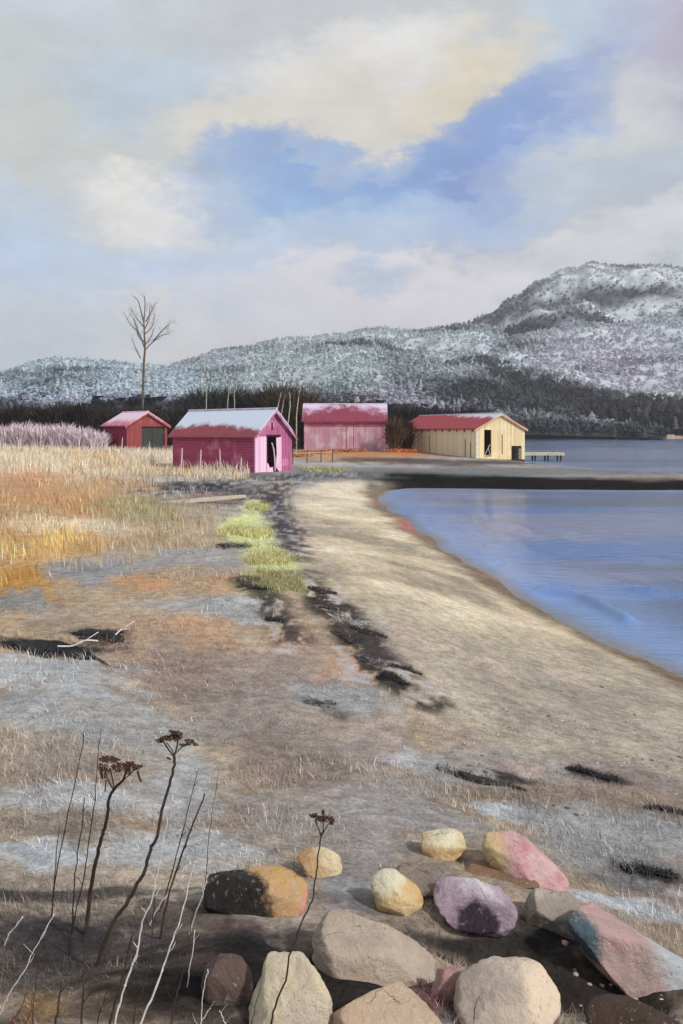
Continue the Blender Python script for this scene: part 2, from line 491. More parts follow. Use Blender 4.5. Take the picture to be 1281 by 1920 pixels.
# ------------------------------------------------------------------ what the ground is made of
BLOBS = [
 # golden rough grass on the left
 (150,1000,330,110,(170,146,118),.9),(60,930,190,42,(184,138,94),.75),(180,905,170,26,(182,148,112),.8),(130,1030,210,38,(192,154,102),.9),
 (40,1090,90,40,(172,128,70),.9),(230,985,200,16,(206,186,158),.9),(60,985,80,14,(204,180,150),.8),(330,1000,140,45,(166,144,118),.8),
 (270,948,120,20,(150,140,104),.8),(110,1010,40,20,(205,170,110),.7),
 (100,868,260,22,(204,188,168),.95),(400,865,110,20,(200,184,160),.9),(280,880,140,12,(168,134,92),.7),(60,895,70,12,(188,140,100),.8),
 # grey and tan matted patches
 (170,1072,95,24,(138,136,138),.9),(40,1132,75,30,(136,133,130),.9),(370,1042,170,18,(154,150,148),.85),(260,1090,60,18,(186,142,106),.8),
 (420,1090,60,22,(180,144,112),.8),(350,1135,90,16,(166,160,158),.8),(460,1140,70,26,(160,160,160),.8),(280,1185,130,38,(176,144,120),.8),(380,1180,70,30,(180,144,116),.75),
 (110,1160,80,26,(152,134,118),.7),(330,1260,170,60,(140,122,112),.85),(110,1265,160,34,(170,169,168),.9),(60,1320,120,40,(158,158,158),.8),
 (560,1260,110,60,(146,130,122),.8),(650,1255,50,40,(186,146,120),.75),(560,1200,40,26,(190,150,130),.6),(640,1310,90,40,(148,150,150),.8),
 (480,1330,160,70,(142,130,122),.8),(250,1370,170,60,(154,152,150),.8),(120,1430,150,40,(150,138,128),.8),(590,1430,150,60,(140,124,114),.85),
 (700,1400,90,50,(158,144,138),.7),(130,1490,170,30,(176,175,174),.85),(350,1480,90,70,(168,166,165),.85),(120,1550,120,36,(128,116,106),.8),
 (330,1590,170,40,(174,172,170),.9),(80,1600,90,30,(176,177,178),.9),(560,1530,160,50,(150,142,138),.8),(720,1500,110,50,(156,148,144),.8),
 (780,1430,60,18,(180,178,178),.8),(860,1450,90,40,(140,136,134),.7),(945,1520,60,14,(196,198,200),.85),(830,1540,90,26,(148,142,138),.8),
 (700,1600,70,60,(150,142,138),.8),(660,1670,60,40,(140,138,140),.8),
 # right hand shingle below the sand
 (1080,1500,170,22,(138,120,106),.9),(1210,1490,90,16,(150,130,114),.8),(1150,1570,170,60,(150,148,146),.9),(1200,1640,110,30,(140,136,132),.8),
 (960,1440,120,26,(150,142,134),.8),(980,1446,46,14,(184,152,142),.45),(1140,1690,90,14,(186,188,190),.85),(1240,1720,60,14,(180,182,184),.8),
 # dark wet soil, and shade under and between the stones painted dark
 (90,1216,135,17,(42,42,46),.98),(190,1190,60,14,(54,50,50),.9),(150,1682,240,16,(76,70,68),.85),(130,1770,190,46,(58,58,64),.95),(330,1720,130,40,(78,68,66),.85),
 (150,1810,280,70,(70,63,61),.85),(210,1890,260,50,(92,78,68),.85),(330,1800,160,40,(56,52,52),.9),(1180,1660,80,20,(84,80,78),.5),(80,1890,50,30,(150,120,80),.7),(430,1800,90,90,(92,74,70),.85),(480,1770,110,26,(56,52,54),.9),(330,1860,70,60,(80,68,62),.7),
 (930,1780,190,46,(44,42,42),.98),(620,1840,380,90,(42,38,37),.97),(1000,1740,150,30,(70,64,60),.8),(700,1700,120,20,(96,88,82),.6),(1060,1840,170,70,(46,42,40),.97),(1200,1890,130,60,(48,41,38),.97),(780,1760,60,20,(70,64,60),.8),(560,1760,60,30,(110,100,92),.8),(820,1850,50,40,(150,110,105),.7),
 # dark path beside the near boathouse, with the house's shadow painted in
 (390,912,110,11,(58,54,58),.95),(530,893,140,7,(66,62,64),.9),(420,935,90,10,(120,98,90),.8),(480,930,60,14,(84,74,76),.85),(525,955,26,36,(88,84,88),.85),(545,1005,30,30,(110,106,108),.7),
 (610,880,60,4,(168,166,130),.7),(620,890,120,4,(90,86,88),.8),
 # moss and new grass, with the dark shadow under the tuft painted in
 (455,985,46,30,(198,198,140),.95),(490,1010,34,26,(192,194,138),.9),(480,945,26,14,(190,192,140),.9),(505,1045,50,26,(186,186,130),.95),(520,1092,70,24,(154,150,112),.85),(440,1026,34,7,(54,52,50),.9),
 # earth and dead bracken between the houses
 (680,850,190,7,(176,122,84),.9),(640,846,60,4,(190,140,96),.8),(760,846,50,7,(190,116,74),.85),(700,862,150,4,(88,66,58),.85),(600,858,60,6,(180,140,104),.8),(690,872,140,3,(176,170,166),.7),
 # the spit
 (1000,882,320,9,(116,114,114),.95),(930,892,200,4,(150,148,148),.7),(900,868,140,6,(78,66,62),.8),(1080,886,60,3,(128,126,122),.7),
]
B_W = []
for (u, v, ru, rv, c, s) in BLOBS:
    p = at(u, v)
    a = (at(u + ru, v) - at(u - ru, v))[:2] / 2
    b = (at(u, v - rv) - at(u, v + rv))[:2] / 2
    a[1] *= 0.3
    if np.linalg.norm(b) < 0.02: b = np.array((0, 0.05))
    M = np.linalg.inv(np.stack([a, b], 1))
    B_W.append((p[:2], M, lin(c), s, np.linalg.norm(a)))
TURF = [at(*p)[:2] for p in [(640,899),(560,912),(515,960),(525,1010),(575,1070),(600,1110),(640,1160),(700,1200),(745,1270),(800,1320),(900,1385),(1010,1425),(1140,1432),(1281,1470),(1420,1480)]]
SAND_POLY = [tuple(p) for p in TURF] + [(9, 4.5), (9, 20), (4.2, 30), (6, 46.2), (2.0, 47.8)]
TRACKS = [([tuple(at(*p)[:2]) for p in ln_], wd_, st_) for ln_, wd_, st_ in [
 ([(600,1106),(632,1150),(672,1190),(705,1235),(742,1276),(800,1318)], .17, .95), ([(466,1086),(492,1116),(516,1160),(540,1200)], .16, .9),
 ([(540,905),(505,930),(520,965),(548,1005),(560,1050)], .28, .8), ([(575,1070),(600,1108),(620,1140)], .16, .7), ([(860,1462),(940,1452),(980,1462)], .07, .9), ([(1080,1446),(1112,1452),(1150,1462)], .08, .95), ([(1180,1628),(1216,1637),(1270,1660)], .07, .95), ([(560,1290),(600,1325),(640,1345)], .10, .6), ([(300,925),(390,912),(470,900),(560,893),(640,890)], .5, .7)]]  # last line paints the band of the near boathouse's shadow
SPIT_F = [(1.0, 49.5), (3.4, 47), (7, 46.3), (12, 45.4), (20, 45.2), (32, 45.6), (60, 47.5), (140, 52)]
def ground_colour(x, y, ds):
    n = x.shape[0]
    c = np.tile(lin((154, 143, 135)), (n, 1))
    r = np.hypot(x, y)
    w1 = fbm(x * 0.9, y * 0.9, 31, 4); w2 = fbm(x * 0.22, y * 0.22, 37, 4)
    def put(col, w): 
        nonlocal c
        c = c + (col - c) * w[:, None]
    put(lin((168, 164, 160)), sstep(0.5, 0.75, w1) * 0.7)
    put(lin((128, 108, 98)), sstep(0.52, 0.3, w1) * 0.5)
    # middle distance behind the houses, and the far shore
    put(lin((92, 80, 68)), sstep(78, 105, y) * sstep(400, 100, r * 0 + y * 0.5) * 0.9)
    # sand
    sd = seg_dist(x, y, SAND_POLY + SAND_POLY[:1])
    sd = np.where(inside(x, y, SAND_POLY), sd, -sd)
    k = 0.10 + 0.012 * r
    ws = sstep(-k, k * 1.4, sd + (w1 - 0.5) * k * 3.0)
    ws = ws * (y < 60)
    sn = fbm(x * 0.6, y * 0.5, 41, 5); sn2 = fbm(x * 2.6, y * 1.4, 43, 4)
    sand = lin((190, 177, 150)) + (lin((216, 203, 176)) - lin((190, 177, 150))) * sstep(0.48, 0.7, sn)[:, None]
    sand = sand + (lin((148, 138, 122)) - sand) * (sstep(0.5, 0.3, sn) * 0.85)[:, None]
    sand = sand + (lin((206, 178, 160)) - sand) * (sstep(0.55, 0.75, sn2) * 0.45)[:, None]
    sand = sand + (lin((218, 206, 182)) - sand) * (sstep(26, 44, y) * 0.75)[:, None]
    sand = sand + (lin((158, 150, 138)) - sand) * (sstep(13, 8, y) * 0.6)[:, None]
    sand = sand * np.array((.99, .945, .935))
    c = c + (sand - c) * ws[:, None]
    # painted-on patches of moss, straw, soil and shade
    for (p, M, col, s, rad) in B_W:
        dx = x - p[0]; dy = y - p[1]
        e1 = M[0, 0] * dx + M[0, 1] * dy; e2 = M[1, 0] * dx + M[1, 1] * dy
        d2 = e1 * e1 + e2 * e2
        i = np.nonzero(d2 < 6)[0]
        if len(i) == 0: continue
        nz = fbm(e1[i] * 2.3 + p[0] * 7, e2[i] * 2.3 + p[1] * 3, 51, 4, 0.6) - 0.5
        w = sstep(1.35, 0.45, np.sqrt(d2[i]) + nz * 1.5) * s
        c[i] = c[i] + (col - c[i]) * w[:, None]
    # spit: black wrack and wet mud along its near edge
    sp = seg_dist(x, y, SPIT_F)
    put(lin((25, 22, 22)), sstep(9.0, 4.5, sp + (w2 - 0.5) * 7) * (y > 44) * 0.97 * sstep(0.5, 3.5, x + (w1 - .5) * 3))
    # wet edge of the sand, with some red weed
    nsd = seg_dist(x, y, NEAR_SHORE[:17])
    kk = 0.22 + 0.009 * r
    put(lin((112, 96, 80)), sstep(kk * 2.2, kk * 0.5, nsd + (w1 - 0.5) * kk * 2.5) * 0.9)
    put(lin((176, 104, 98)), sstep(kk * 1.8, kk * 0.4, nsd + (w1 - .5) * kk) * sstep(0.56, 0.68, fbm(x * 1.3, y * .35, 47, 3)) * 0.7 * sstep(17, 20, y) * sstep(40, 34, y))
    # far shore
    put(lin((176, 150, 128)), (y > 250) * (x > 30) * sstep(26, 14, ds + (w2 - .5) * 10) * 0.97)
    put(lin((70, 66, 62)), (y > 330) * sstep(20, 50, ds))
    # broken lines of dark weed and bared soil where the turf ends, and the painted boathouse shadow
    for ln_, wd_, st_ in TRACKS:
        dd = seg_dist(x, y, ln_)
        nz = fbm(x * 4.5, y * 2.6, 57, 5, .65)
        rw = wd_ * (1 + r * .03)
        put(lin((60, 55, 55)), sstep(rw * 1.5, rw * .2, dd + (w1 - .5) * rw * 2) * sstep(.40, .58, nz) * st_)
        put(lin((172, 168, 168)), sstep(rw * 2.6, rw * .8, dd + (w1 - .5) * rw * 2) * sstep(.46, .34, nz) * st_ * .6)
    return c * np.array((0.975, 1.02, 1.08))

VROWS = np.arange(2000, 813, -2.0)
yr = 1.7 * F / (VROWS - CV)
ys = np.concatenate([np.linspace(-25, 2.3, 50)[:-1], yr, np.exp(np.linspace(math.log(yr[-1] * 1.05), math.log(2300), 30))])
ts = np.concatenate([-np.exp(np.linspace(math.log(1.8), math.log(.52), 40)), np.linspace(-.51, .51, 520), np.exp(np.linspace(math.log(.52), math.log(1.8), 40))])
GX = np.sqrt(ys[:, None] ** 2 + 1.5 ** 2) * ts[None, :]
GY = np.repeat(ys[:, None], len(ts), 1)
fx, fy = GX.ravel(), GY.ravel()
G_DS = shore(fx, fy)
GZ = height(fx, fy, G_DS)
GC = ground_colour(fx, fy, G_DS)
def grid_faces(nr, nc):
    i = np.arange(nr - 1)[:, None] * nc + np.arange(nc - 1)[None, :]
    return np.stack([i, i + 1, i + nc + 1, i + nc], -1).reshape(-1, 4)
fq = grid_faces(len(ys), len(ts))
K_GROUND = 1.10
m_ground = mat_attr('ground_soil_and_sand', 0.30, 9, 0.95, 0.03, 28)
# finer grain close up
_nt = m_ground.node_tree
m_ground.node_tree.nodes['Principled BSDF'].inputs['Specular IOR Level'].default_value = 0.0
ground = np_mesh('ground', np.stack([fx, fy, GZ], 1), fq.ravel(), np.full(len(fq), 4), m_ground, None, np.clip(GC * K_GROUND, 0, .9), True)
tag(ground, kind='structure')

# ------------------------------------------------------------------ water
def mat_water():
    m, nt, bs = new_mat('bay_water')
    co = objco(nt)
    at_ = nn(nt, 'ShaderNodeAttribute', attribute_name='Col')
    nt.links.new(at_.outputs['Color'], bs.inputs['Base Color'])
    bs.inputs['Roughness'].default_value = 0.12
    bs.inputs['IOR'].default_value = 1.33
    h1 = noise(nt, 1.6, 5, 0.6, scale_vec(nt, co, (0.6, 1.6, 1)))
    h2_ = noise(nt, 7.0, 4, 0.6, scale_vec(nt, co, (0.7, 1.5, 1)))
    h = math_(nt, 'ADD', h1, math_(nt, 'MULTIPLY', h2_, 0.25))
    bump(nt, bs, math_(nt, 'ADD', h, math_(nt, 'MULTIPLY', noise(nt, 18, 3, .6, scale_vec(nt, co, (.6, 1.4, 1))), .12)), 0.36, 0.12)
    return m
wy = np.concatenate([np.linspace(-30, 8, 20)[:-1], EYE * F / np.arange(1420, 822, -3.0) - CV * 0 ])
wy = np.concatenate([np.linspace(-30, 7.9, 20), EYE * F / (np.arange(1420, 821, -2.5) - CV)])
wx_t = np.linspace(-.1, .5, 260)
wx_t = np.concatenate([wx_t, np.exp(np.linspace(math.log(.51), math.log(4), 40))])
WX = np.sqrt(wy[:, None] ** 2 + 6 ** 2) * wx_t[None, :]
WY = np.repeat(wy[:, None], len(wx_t), 1)
WZ = (fbm(WX * 0.5, WY * 1.2, 61, 3) - 0.5) * 0.02
# one low swell running in along the shore
crest = [at(u, v)[:2] for u, v in [(1000,1108),(1050,1116),(1085,1122),(1120,1140),(1170,1164),(1230,1190)]]
def crest_ridge(line, hgt, wid):
    d = seg_dist(WX.ravel(), WY.ravel(), [tuple(p) for p in line]).reshape(WX.shape)
    return hgt * np.exp(-(d / wid) ** 2)
def wpt(u, v): d = EYE * F / (v - CV); return ((u - CU) / F * d, d)
WZ += crest_ridge([wpt(*p) for p in [(1015,1108),(1060,1116),(1095,1124),(1130,1142),(1175,1166)]], 0.13, 0.15)
WZ += crest_ridge([wpt(*p) for p in [(1190,1108),(1240,1112),(1281,1116)]], 0.07, 0.12)
WZ += crest_ridge([wpt(*p) for p in [(890,1050),(915,1056),(935,1054)]], 0.06, 0.12)
_d = -shore(WX.ravel(), WY.ravel()).reshape(WX.shape)
WZ += .022 * np.sin(_d * 5.2 + 5 * fbm(WX * .35, WY * .35, 65, 3)) * sstep(.15, .8, _d) * sstep(9, 2.5, _d) * sstep(.38, .6, fbm(WX * .3, WY * .3, 69, 3)) * (WY < 42)
WZ = np.minimum(WZ, 0.16)
fw = grid_faces(len(wy), len(wx_t))
wxr, wyr = WX.ravel(), WY.ravel()
wds = -shore(wxr, wyr)
a_ = fbm(wxr * .16, wyr * .42, 63, 4)[:, None]; b_ = fbm(wxr * .09 + 7, wyr * .22, 67, 4)[:, None]
WCOL = lin((84, 118, 176)) + (lin((124, 132, 166)) - lin((84, 118, 176))) * sstep(.4, .62, a_)
WCOL = WCOL + (lin((72, 88, 120)) - WCOL) * sstep(.46, .66, b_) * .85
WCOL = WCOL + (lin((126, 160, 214)) - WCOL) * sstep(2.6, .6, wds)[:, None] * .6
WCOL = WCOL + (lin((120, 112, 104)) - WCOL) * sstep(.55, .02, wds)[:, None] * .8
water = np_mesh('water', np.stack([wxr, wyr, WZ.ravel()], 1), fw.ravel(), np.full(len(fw), 4), mat_water(), None, WCOL, True)
tag(water, kind='structure')

# ------------------------------------------------------------------ hills
HILLS = {
 'mountain': dict(Y0=430, Yc=1150, seed=71, crest=[(700,720),(820,650),(880,604),(905,592),(932,584),(948,562),(980,548),(1004,526),(1030,521),(1050,507),(1085,502),(1105,491),(1150,490),(1200,490),(1245,487),(1281,490),(1500,494),(1900,550),(2600,690),(3600,760)]),
 'wooded_ridge': dict(Y0=372, Yc=720, seed=73, crest=[(560,790),(700,745),(790,700),(860,655),(940,622),(1010,612),(1080,596),(1160,600),(1281,588),(1450,600),(2000,680),(3000,760)]),
 'wooded_hill': dict(Y0=300, Yc=820, seed=79, crest=[(150,740),(250,705),(330,674),(400,652),(470,640),(520,622),(570,615),(640,612),(700,600),(760,606),(830,604),(900,600),(980,640),(1100,690),(1250,760)]),
 'low_hill': dict(Y0=230, Yc=620, seed=83, crest=[(-2200,760),(-1200,700),(-500,680),(-200,700),(-60,700),(0,692),(60,672),(110,662),(170,668),(240,674),(330,682),(430,704),(540,745),(640,785)]),
}
m_hill = mat_attr('frosted_hillside', 0.35, 0.05, 0.95, 1.5, 0.12)
HF = {}
def hill_z(hd, t, s):
    cu = np.array([(a - CU) / F for a, b in hd['crest']]); ch = np.array([(CV - b) / F * hd['Yc'] + EYE for a, b in hd['crest']])
    hc = np.interp(t, cu, ch) - 3.0
    hc = hc * (1 + .05 * (fbm(t * 22 + 3, t * 0 + hd['seed'], hd['seed'] + 2, 4) - .5))
    hc = np.maximum(hc, 2)
    p = np.where(s < 1, 0.02 + 0.98 * (0.55 * s + 0.45 * s * s * (3 - 2 * s)), 1 - 0.35 * (s - 1) ** 2)
    y = hd['Y0'] + (hd['Yc'] - hd['Y0']) * s; x = y * t
    nz = fbm(x / 130, y / 130, hd['seed'], 5, 0.55) - 0.5
    rd = 1 - np.abs(2 * fbm(x / 210, y / 260, hd['seed'] + 9, 4) - 1)
    env = np.clip(s, 0, 1) * np.clip(1.12 - s, 0, 1) * 4
    z = hc * p + env * hc * (np.minimum(nz, .05) * 0.30 - (1 - rd) * 0.26) + nz * 2.0 * np.clip(s * 3, 0, 1)
    return x, y, z
FROST_OFF = {71: -.22, 73: .10, 79: .24, 83: .18}
def frost(x, y, z, t, s, seed):
    n = fbm(x / 95, (y + z * 2.5) / 120, seed + 21, 5, 0.55)
    n2 = fbm(x / 26, (y + z * 3) / 30, seed + 25, 3)
    f = 0.10 + FROST_OFF[seed] + np.minimum(0.95 * s, .30 + .5 * s) + (n - 0.5) * 3.2 + (n2 - 0.5) * 0.4
    f = f * sstep(.10 if seed == 73 else 0.0, .58 if seed == 73 else .30, s + (n - .5) * .45)
    return np.clip(f, 0, 1)
for nm, hd in HILLS.items():
    cu = [(a - CU) / F for a, b in hd['crest']]
    t = np.linspace(cu[0], cu[-1], 420); 
    t = np.unique(np.concatenate([np.linspace(cu[0], cu[-1], 160), np.linspace(max(cu[0], -.5), min(cu[-1], .5), 300)]))
    s = np.linspace(0, 1.5, 110)
    S, T = np.meshgrid(s, t, indexing='ij')
    x, y, z = hill_z(hd, T.ravel(), S.ravel())
    f = frost(x, y, z, T.ravel(), S.ravel(), hd['seed'])
    c = lin((60, 62, 68)) + (lin((196, 202, 208)) - lin((60, 62, 68))) * sstep(0.2, 0.95, f)[:, None]
    ff = grid_faces(len(s), len(t))
    o = np_mesh(nm, np.stack([x, y, z], 1), ff.ravel(), np.full(len(ff), 4), m_hill, None, c, True)
    tag(o, kind='structure')

# --- forest: several low-detail tree shapes, merged into one mass
def conifer_template(seed):
    r = np.random.default_rng(seed)
    v, f = [], []
    tiers = 4
    for k in range(tiers):
        z0 = 0.08 + 0.9 * k / tiers; z1 = min(1.0, z0 + 0.42)
        rad = 0.24 * (1 - k / tiers) + 0.04
        b = len(v); ns = 6
        off = r.uniform(-.02, .02, 2)
        for i in range(ns):
            a = 2 * math.pi * (i + r.uniform(-.25, .25)) / ns + k
            q = rad * r.uniform(0.65, 1.25)
            v.append((q * math.cos(a), q * math.sin(a), z0 + r.uniform(-.05, .05)))
        v.append((off[0], off[1], z1))
        for i in range(ns): f.append((b + i, b + (i + 1) % ns, b + ns))
    return np.array(v), np.array(f)
def bush_template(seed):
    r = np.random.default_rng(seed)
    v, f = [], []
    for k in range(26):
        d = r.normal(size=3); d /= np.linalg.norm(d); d[2] = abs(d[2]) * 1.0 - 0.15
        c = d * np.array((0.3, 0.3, 0.5)) * r.uniform(0.5, 1.0) + np.array((0, 0, 0.42))
        a = r.normal(size=3); a /= np.linalg.norm(a); b_ = np.cross(a, d); b_ /= np.linalg.norm(b_) + 1e-6
        q = r.uniform(0.10, 0.2)
        n = len(v)
        v += [tuple(c + a * q), tuple(c - a * q * 0.6 + b_ * q * 0.8), tuple(c - a * q * 0.5 - b_ * q)]
        f.append((n, n + 1, n + 2))
    return np.array(v), np.array(f)
TEMPL = [conifer_template(i) for i in range(5)] + [bush_template(i) for i in range(5)]
m_forest = mat_attr('frosted_forest', 0.12, 0.2, 0.95, 0)
def make_forest(name, X, Y, Z, Hh, C, kind, label):
    vs, ls, cs = [], [], []; base_ = 0
    for k in range(len(TEMPL)):
        i = np.nonzero(kind == k)[0]
        if len(i) == 0: continue
        tv, tf = TEMPL[k]
        a = RNG.uniform(0, 6.28, len(i)); ca, sa = np.cos(a), np.sin(a)
        wv = Hh[i] * RNG.uniform(0.8, 1.25, len(i)) * (1.0 if k < 5 else 1.15)
        vx = (tv[None, :, 0] * ca[:, None] - tv[None, :, 1] * sa[:, None]) * wv[:, None] + X[i][:, None]
        vy = (tv[None, :, 0] * sa[:, None] + tv[None, :, 1] * ca[:, None]) * wv[:, None] + Y[i][:, None]
        vz = tv[None, :, 2] * Hh[i][:, None] + Z[i][:, None] - 0.3
        vs.append(np.stack([vx, vy, vz], -1).reshape(-1, 3))
        shade = RNG.uniform(0.93, 1.07, (len(i), len(tv), 1))
        cs.append((C[i][:, None, :] * shade).reshape(-1, 3))
        idx = tf[None] + (np.arange(len(i)) * len(tv))[:, None, None] + base_
        ls.append(idx.reshape(-1)); base_ += len(i) * len(tv)
    V = np.concatenate(vs); Lp = np.concatenate(ls)
    o = np_mesh(name, V, Lp, np.full(len(Lp) // 3, 3), m_forest, None, np.clip(np.concatenate(cs), 0, .9))
    return tag(o, label, 'forest', kind='stuff')
for nm, hd, n_t, lab in [('mountain', HILLS['mountain'], 16000, 'frosted woods covering the tall mountain on the far right'),
                     ('wooded_ridge', HILLS['wooded_ridge'], 19000, 'dark and frosted woods on the ridge above the far shore'),
                     ('wooded_hill', HILLS['wooded_hill'], 19000, 'frosted woods on the middle hill behind the boathouses'),
                     ('low_hill', HILLS['low_hill'], 13000, 'blue grey frosted woods on the low hill at left')]:
    cu = [(a - CU) / F for a, b in hd['crest']]
    lo, hi = max(cu[0], -.75), min(cu[-1], .75)
    t = RNG.uniform(lo, hi, n_t); s = RNG.uniform(0.0, 1.06, n_t) ** 0.85
    x, y, z = hill_z(hd, t, s)
    f = np.clip(frost(x, y, z, t, s, hd['seed']), 0, 1)
    keep = (RNG.uniform(0, 1, n_t) > sstep(0.75, 1.0, f) * 0.55)
    x, y, z, f, s, t = (a[keep] for a in (x, y, z, f, s, t))
    n_t = len(x)
    fr = np.clip(f + RNG.normal(0, .045, n_t), 0, 1)
    dark = lin((66, 70, 76)); pale = lin((186, 196, 201))
    if nm in ('mountain', 'wooded_ridge'): dark = lin((50, 47, 54)); pale = lin((192, 195, 203))
    if nm == 'low_hill': dark = lin((84, 96, 112)); pale = lin((184, 199, 208))
    C = dark + (pale - dark) * (sstep(0.2, 0.95, fr))[:, None]
    mv = fbm(x / 90, y / 90 + z / 40, 91, 3)
    C = C * (1 + (np.array((0.05, -0.03, 0.03))[None] * sstep(0.5, .75, mv)[:, None] * 1.5))
    kind = np.where(RNG.uniform(0, 1, n_t) < 0.25 - 0.2 * fr, RNG.integers(0, 5, n_t), RNG.integers(5, 10, n_t))
    Hh = RNG.uniform(2.4, 5.4, n_t) * np.where(kind < 5, 1.2, 0.95)
    make_forest('hill_forest', x, y, z, Hh, C, kind, lab)
# dark belt of spruce along the far shore
n_t = 2600
x = np.concatenate([RNG.uniform(48, 330, 1700), RNG.uniform(-70, 60, 500)])
y = np.concatenate([RNG.uniform(366, 425, 1700), RNG.uniform(235, 330, 500)])
z = height(x, y); ds = shore(x, y)
k_ = (ds > 15)
x, y, z, ds = x[k_], y[k_], z[k_], ds[k_]; n_t = len(x)
fr = np.clip(RNG.normal(0.05, .12, n_t), 0, 1)
C = lin((30, 27, 31)) + (lin((140, 140, 155)) - lin((30, 27, 31))) * fr[:, None] * .7
kind = np.where((RNG.uniform(0, 1, n_t) < 0.75) & (y > 350), RNG.integers(0, 5, n_t), RNG.integers(5, 10, n_t))
Hh = RNG.uniform(7, 14, n_t) * np.where(y > 350, 1, .75) * (0.55 + 0.45 * sstep(8, 30, ds))
make_forest('shore_forest', x, y, z, Hh, C, kind, 'near black spruce belt along the foot of the hills')

# ------------------------------------------------------------------ thin winter haze
hz_b = MB(); hz_b.box(-4300, 4300, -60, 2400, -6, 300)
m_hz = bpy.data.materials.new('thin_haze'); m_hz.use_nodes = True
m_hz.node_tree.nodes.clear()
_o = m_hz.node_tree.nodes.new('ShaderNodeOutputMaterial'); _v = m_hz.node_tree.nodes.new('ShaderNodeVolumePrincipled')
_v.inputs['Color'].default_value = (.86, .89, .94, 1); _v.inputs['Density'].default_value = 0.00032; _v.inputs['Anisotropy'].default_value = 0.2
m_hz.node_tree.links.new(_v.outputs[0], _o.inputs['Volume'])
tag(hz_b.build('haze', m_hz), 'thin pale winter haze over the bay', 'haze', kind='stuff')

# ------------------------------------------------------------------ boathouses
def boathouse(name, label, corner, yaw, Wd, Ln, eh, ah, m, zg, front, over=0.28, door_fn=None, ridge_snow=True):
    """origin at the gable's left corner on the ground; x along the gable, y back along the wall"""
    root = empty(name, (corner[0], corner[1], zg), yaw)
    tag(root, label, 'boathouse')
    T = 0.12
    b = MB()
    for poly in front: b.prism(poly, 0, T)
    b.build('front_wall', m['front'], root)
    b = MB(); b.box(0, T, T, Ln - T, -.3, eh); b.build('side_wall', m['side'], root)
    b = MB(); b.box(Wd - T, Wd, T, Ln - T, -.3, eh); b.build('side_wall', m['side'], root)
    b = MB(); b.prism([(0, -.3), (Wd, -.3), (Wd, eh), (Wd / 2, ah), (0, eh)], Ln - T, Ln); b.build('back_wall', m['side'], root)
    sl = (ah - eh) / (Wd / 2); th = 0.09; o = over
    b = MB(); b.prism([(-o, eh - o * sl + .004), (Wd / 2, ah + .004), (Wd / 2, ah + th), (-o, eh - o * sl + th)], -o, Ln + o)
    r1 = b.build('roof', m['roof'], root)
    b = MB(); b.prism([(Wd + o, eh - o * sl + .004), (Wd + o, eh - o * sl + th), (Wd / 2 + .002, ah + th), (Wd / 2 + .002, ah + .004)], -o, Ln + o)
    b.build('roof', m['roof'], root)
    b = MB(); b.tube([(Wd / 2, -o - .01, ah + th), (Wd / 2, Ln + o, ah + th)], 0.07, 8); b.build('ridge_cap', m['cap'], r1)
    # barge boards
    for sgn in (0, 1):
        b = MB()
        if sgn == 0: b.prism([(-o, eh - o*sl - .16), (Wd/2, ah - .16), (Wd/2, ah + .0), (-o, eh - o*sl)], -o + .02, -o + .06)
        else: b.prism([(Wd/2, ah - .16), (Wd + o, eh - o*sl - .16), (Wd + o, eh - o*sl), (Wd/2, ah)], -o + .02, -o + .06)
        b.build('barge_board', m['trim'], root)
    return root

m_mag = mat_boards('magenta_boards', (162, 76, 108), (136, 58, 88), (184, 112, 138), 0.17, False, 1.4, 0.45)
m_magf = mat_boards('magenta_gable_boards', (180, 104, 142), (162, 82, 122), (206, 150, 178), 0.15, True, 1.15, 0.5)
m_palepink = mat_boards('pale_pink_boards', (232, 186, 216), (228, 194, 216), (222, 168, 204), 0.2, True, 1.15, 0.3)
m_pinkroof = mat_roof('rusty_pink_roof', (152, 74, 80), (126, 60, 70), (206, 214, 232), 2.80, 3.12, 1.05, 0.08, 5.0)
m_trim_pink = mat_plain('pink_trim', (206, 150, 190), (180, 100, 146), 3, 0.7, 0, k=1.1)
m_dark = mat_plain('tarred_wood_and_gaps', (30, 28, 30), (44, 40, 42), 5)
m_snowcap = mat_plain('pale_ridge_sheet', (206, 206, 224), (190, 170, 186), 2, 0.6)

# near pink boathouse
C1 = np.array(((478 - CU) / F * 52, 52.0)); Z1 = 0.5
W1, L1, E1, A1 = 3.0, 8.0, 2.3, 3.75
d0, d1, dt = 0.95, 1.95, 2.15
front = [[(0, -.3), (d0, -.3), (d0, dt), (0, dt)], [(d1, -.3), (W1, -.3), (W1, dt), (d1, dt)],
         [(0, dt), (1.30, dt), (1.30, E1 + 1.06), (0.0, E1)],
         [(1.30, dt), (1.44, dt), (1.44, 2.55), (1.30, 2.55)], [(1.30, 3.0), (1.44, 3.0), (1.44, E1 + 1.40), (1.30, E1 + 1.2566)],
         [(1.44, dt), (W1, dt), (W1, E1), (W1 / 2, A1), (1.44, E1 + 1.392)]]
front[2] = [(0, dt), (1.30, dt), (1.30, E1 + 1.30 * (A1 - E1) / 1.5), (0, E1)]
front[4] = [(1.30, 3.0), (1.44, 3.0), (1.44, E1 + 1.44 * (A1 - E1) / 1.5), (1.30, E1 + 1.30 * (A1 - E1) / 1.5)]
front[5] = [(1.44, dt), (W1, dt), (W1, E1), (1.5, A1), (1.44, E1 + 1.44 * (A1 - E1) / 1.5)]
near_house = boathouse('boathouse', 'pink boathouse with snow along its ridge and a broken door, nearest of the four sheds', C1, math.radians(47), W1, L1, E1, A1,
    dict(front=m_magf, side=m_mag, roof=m_pinkroof, trim=m_trim_pink, cap=m_snowcap), Z1, front, 0.26)
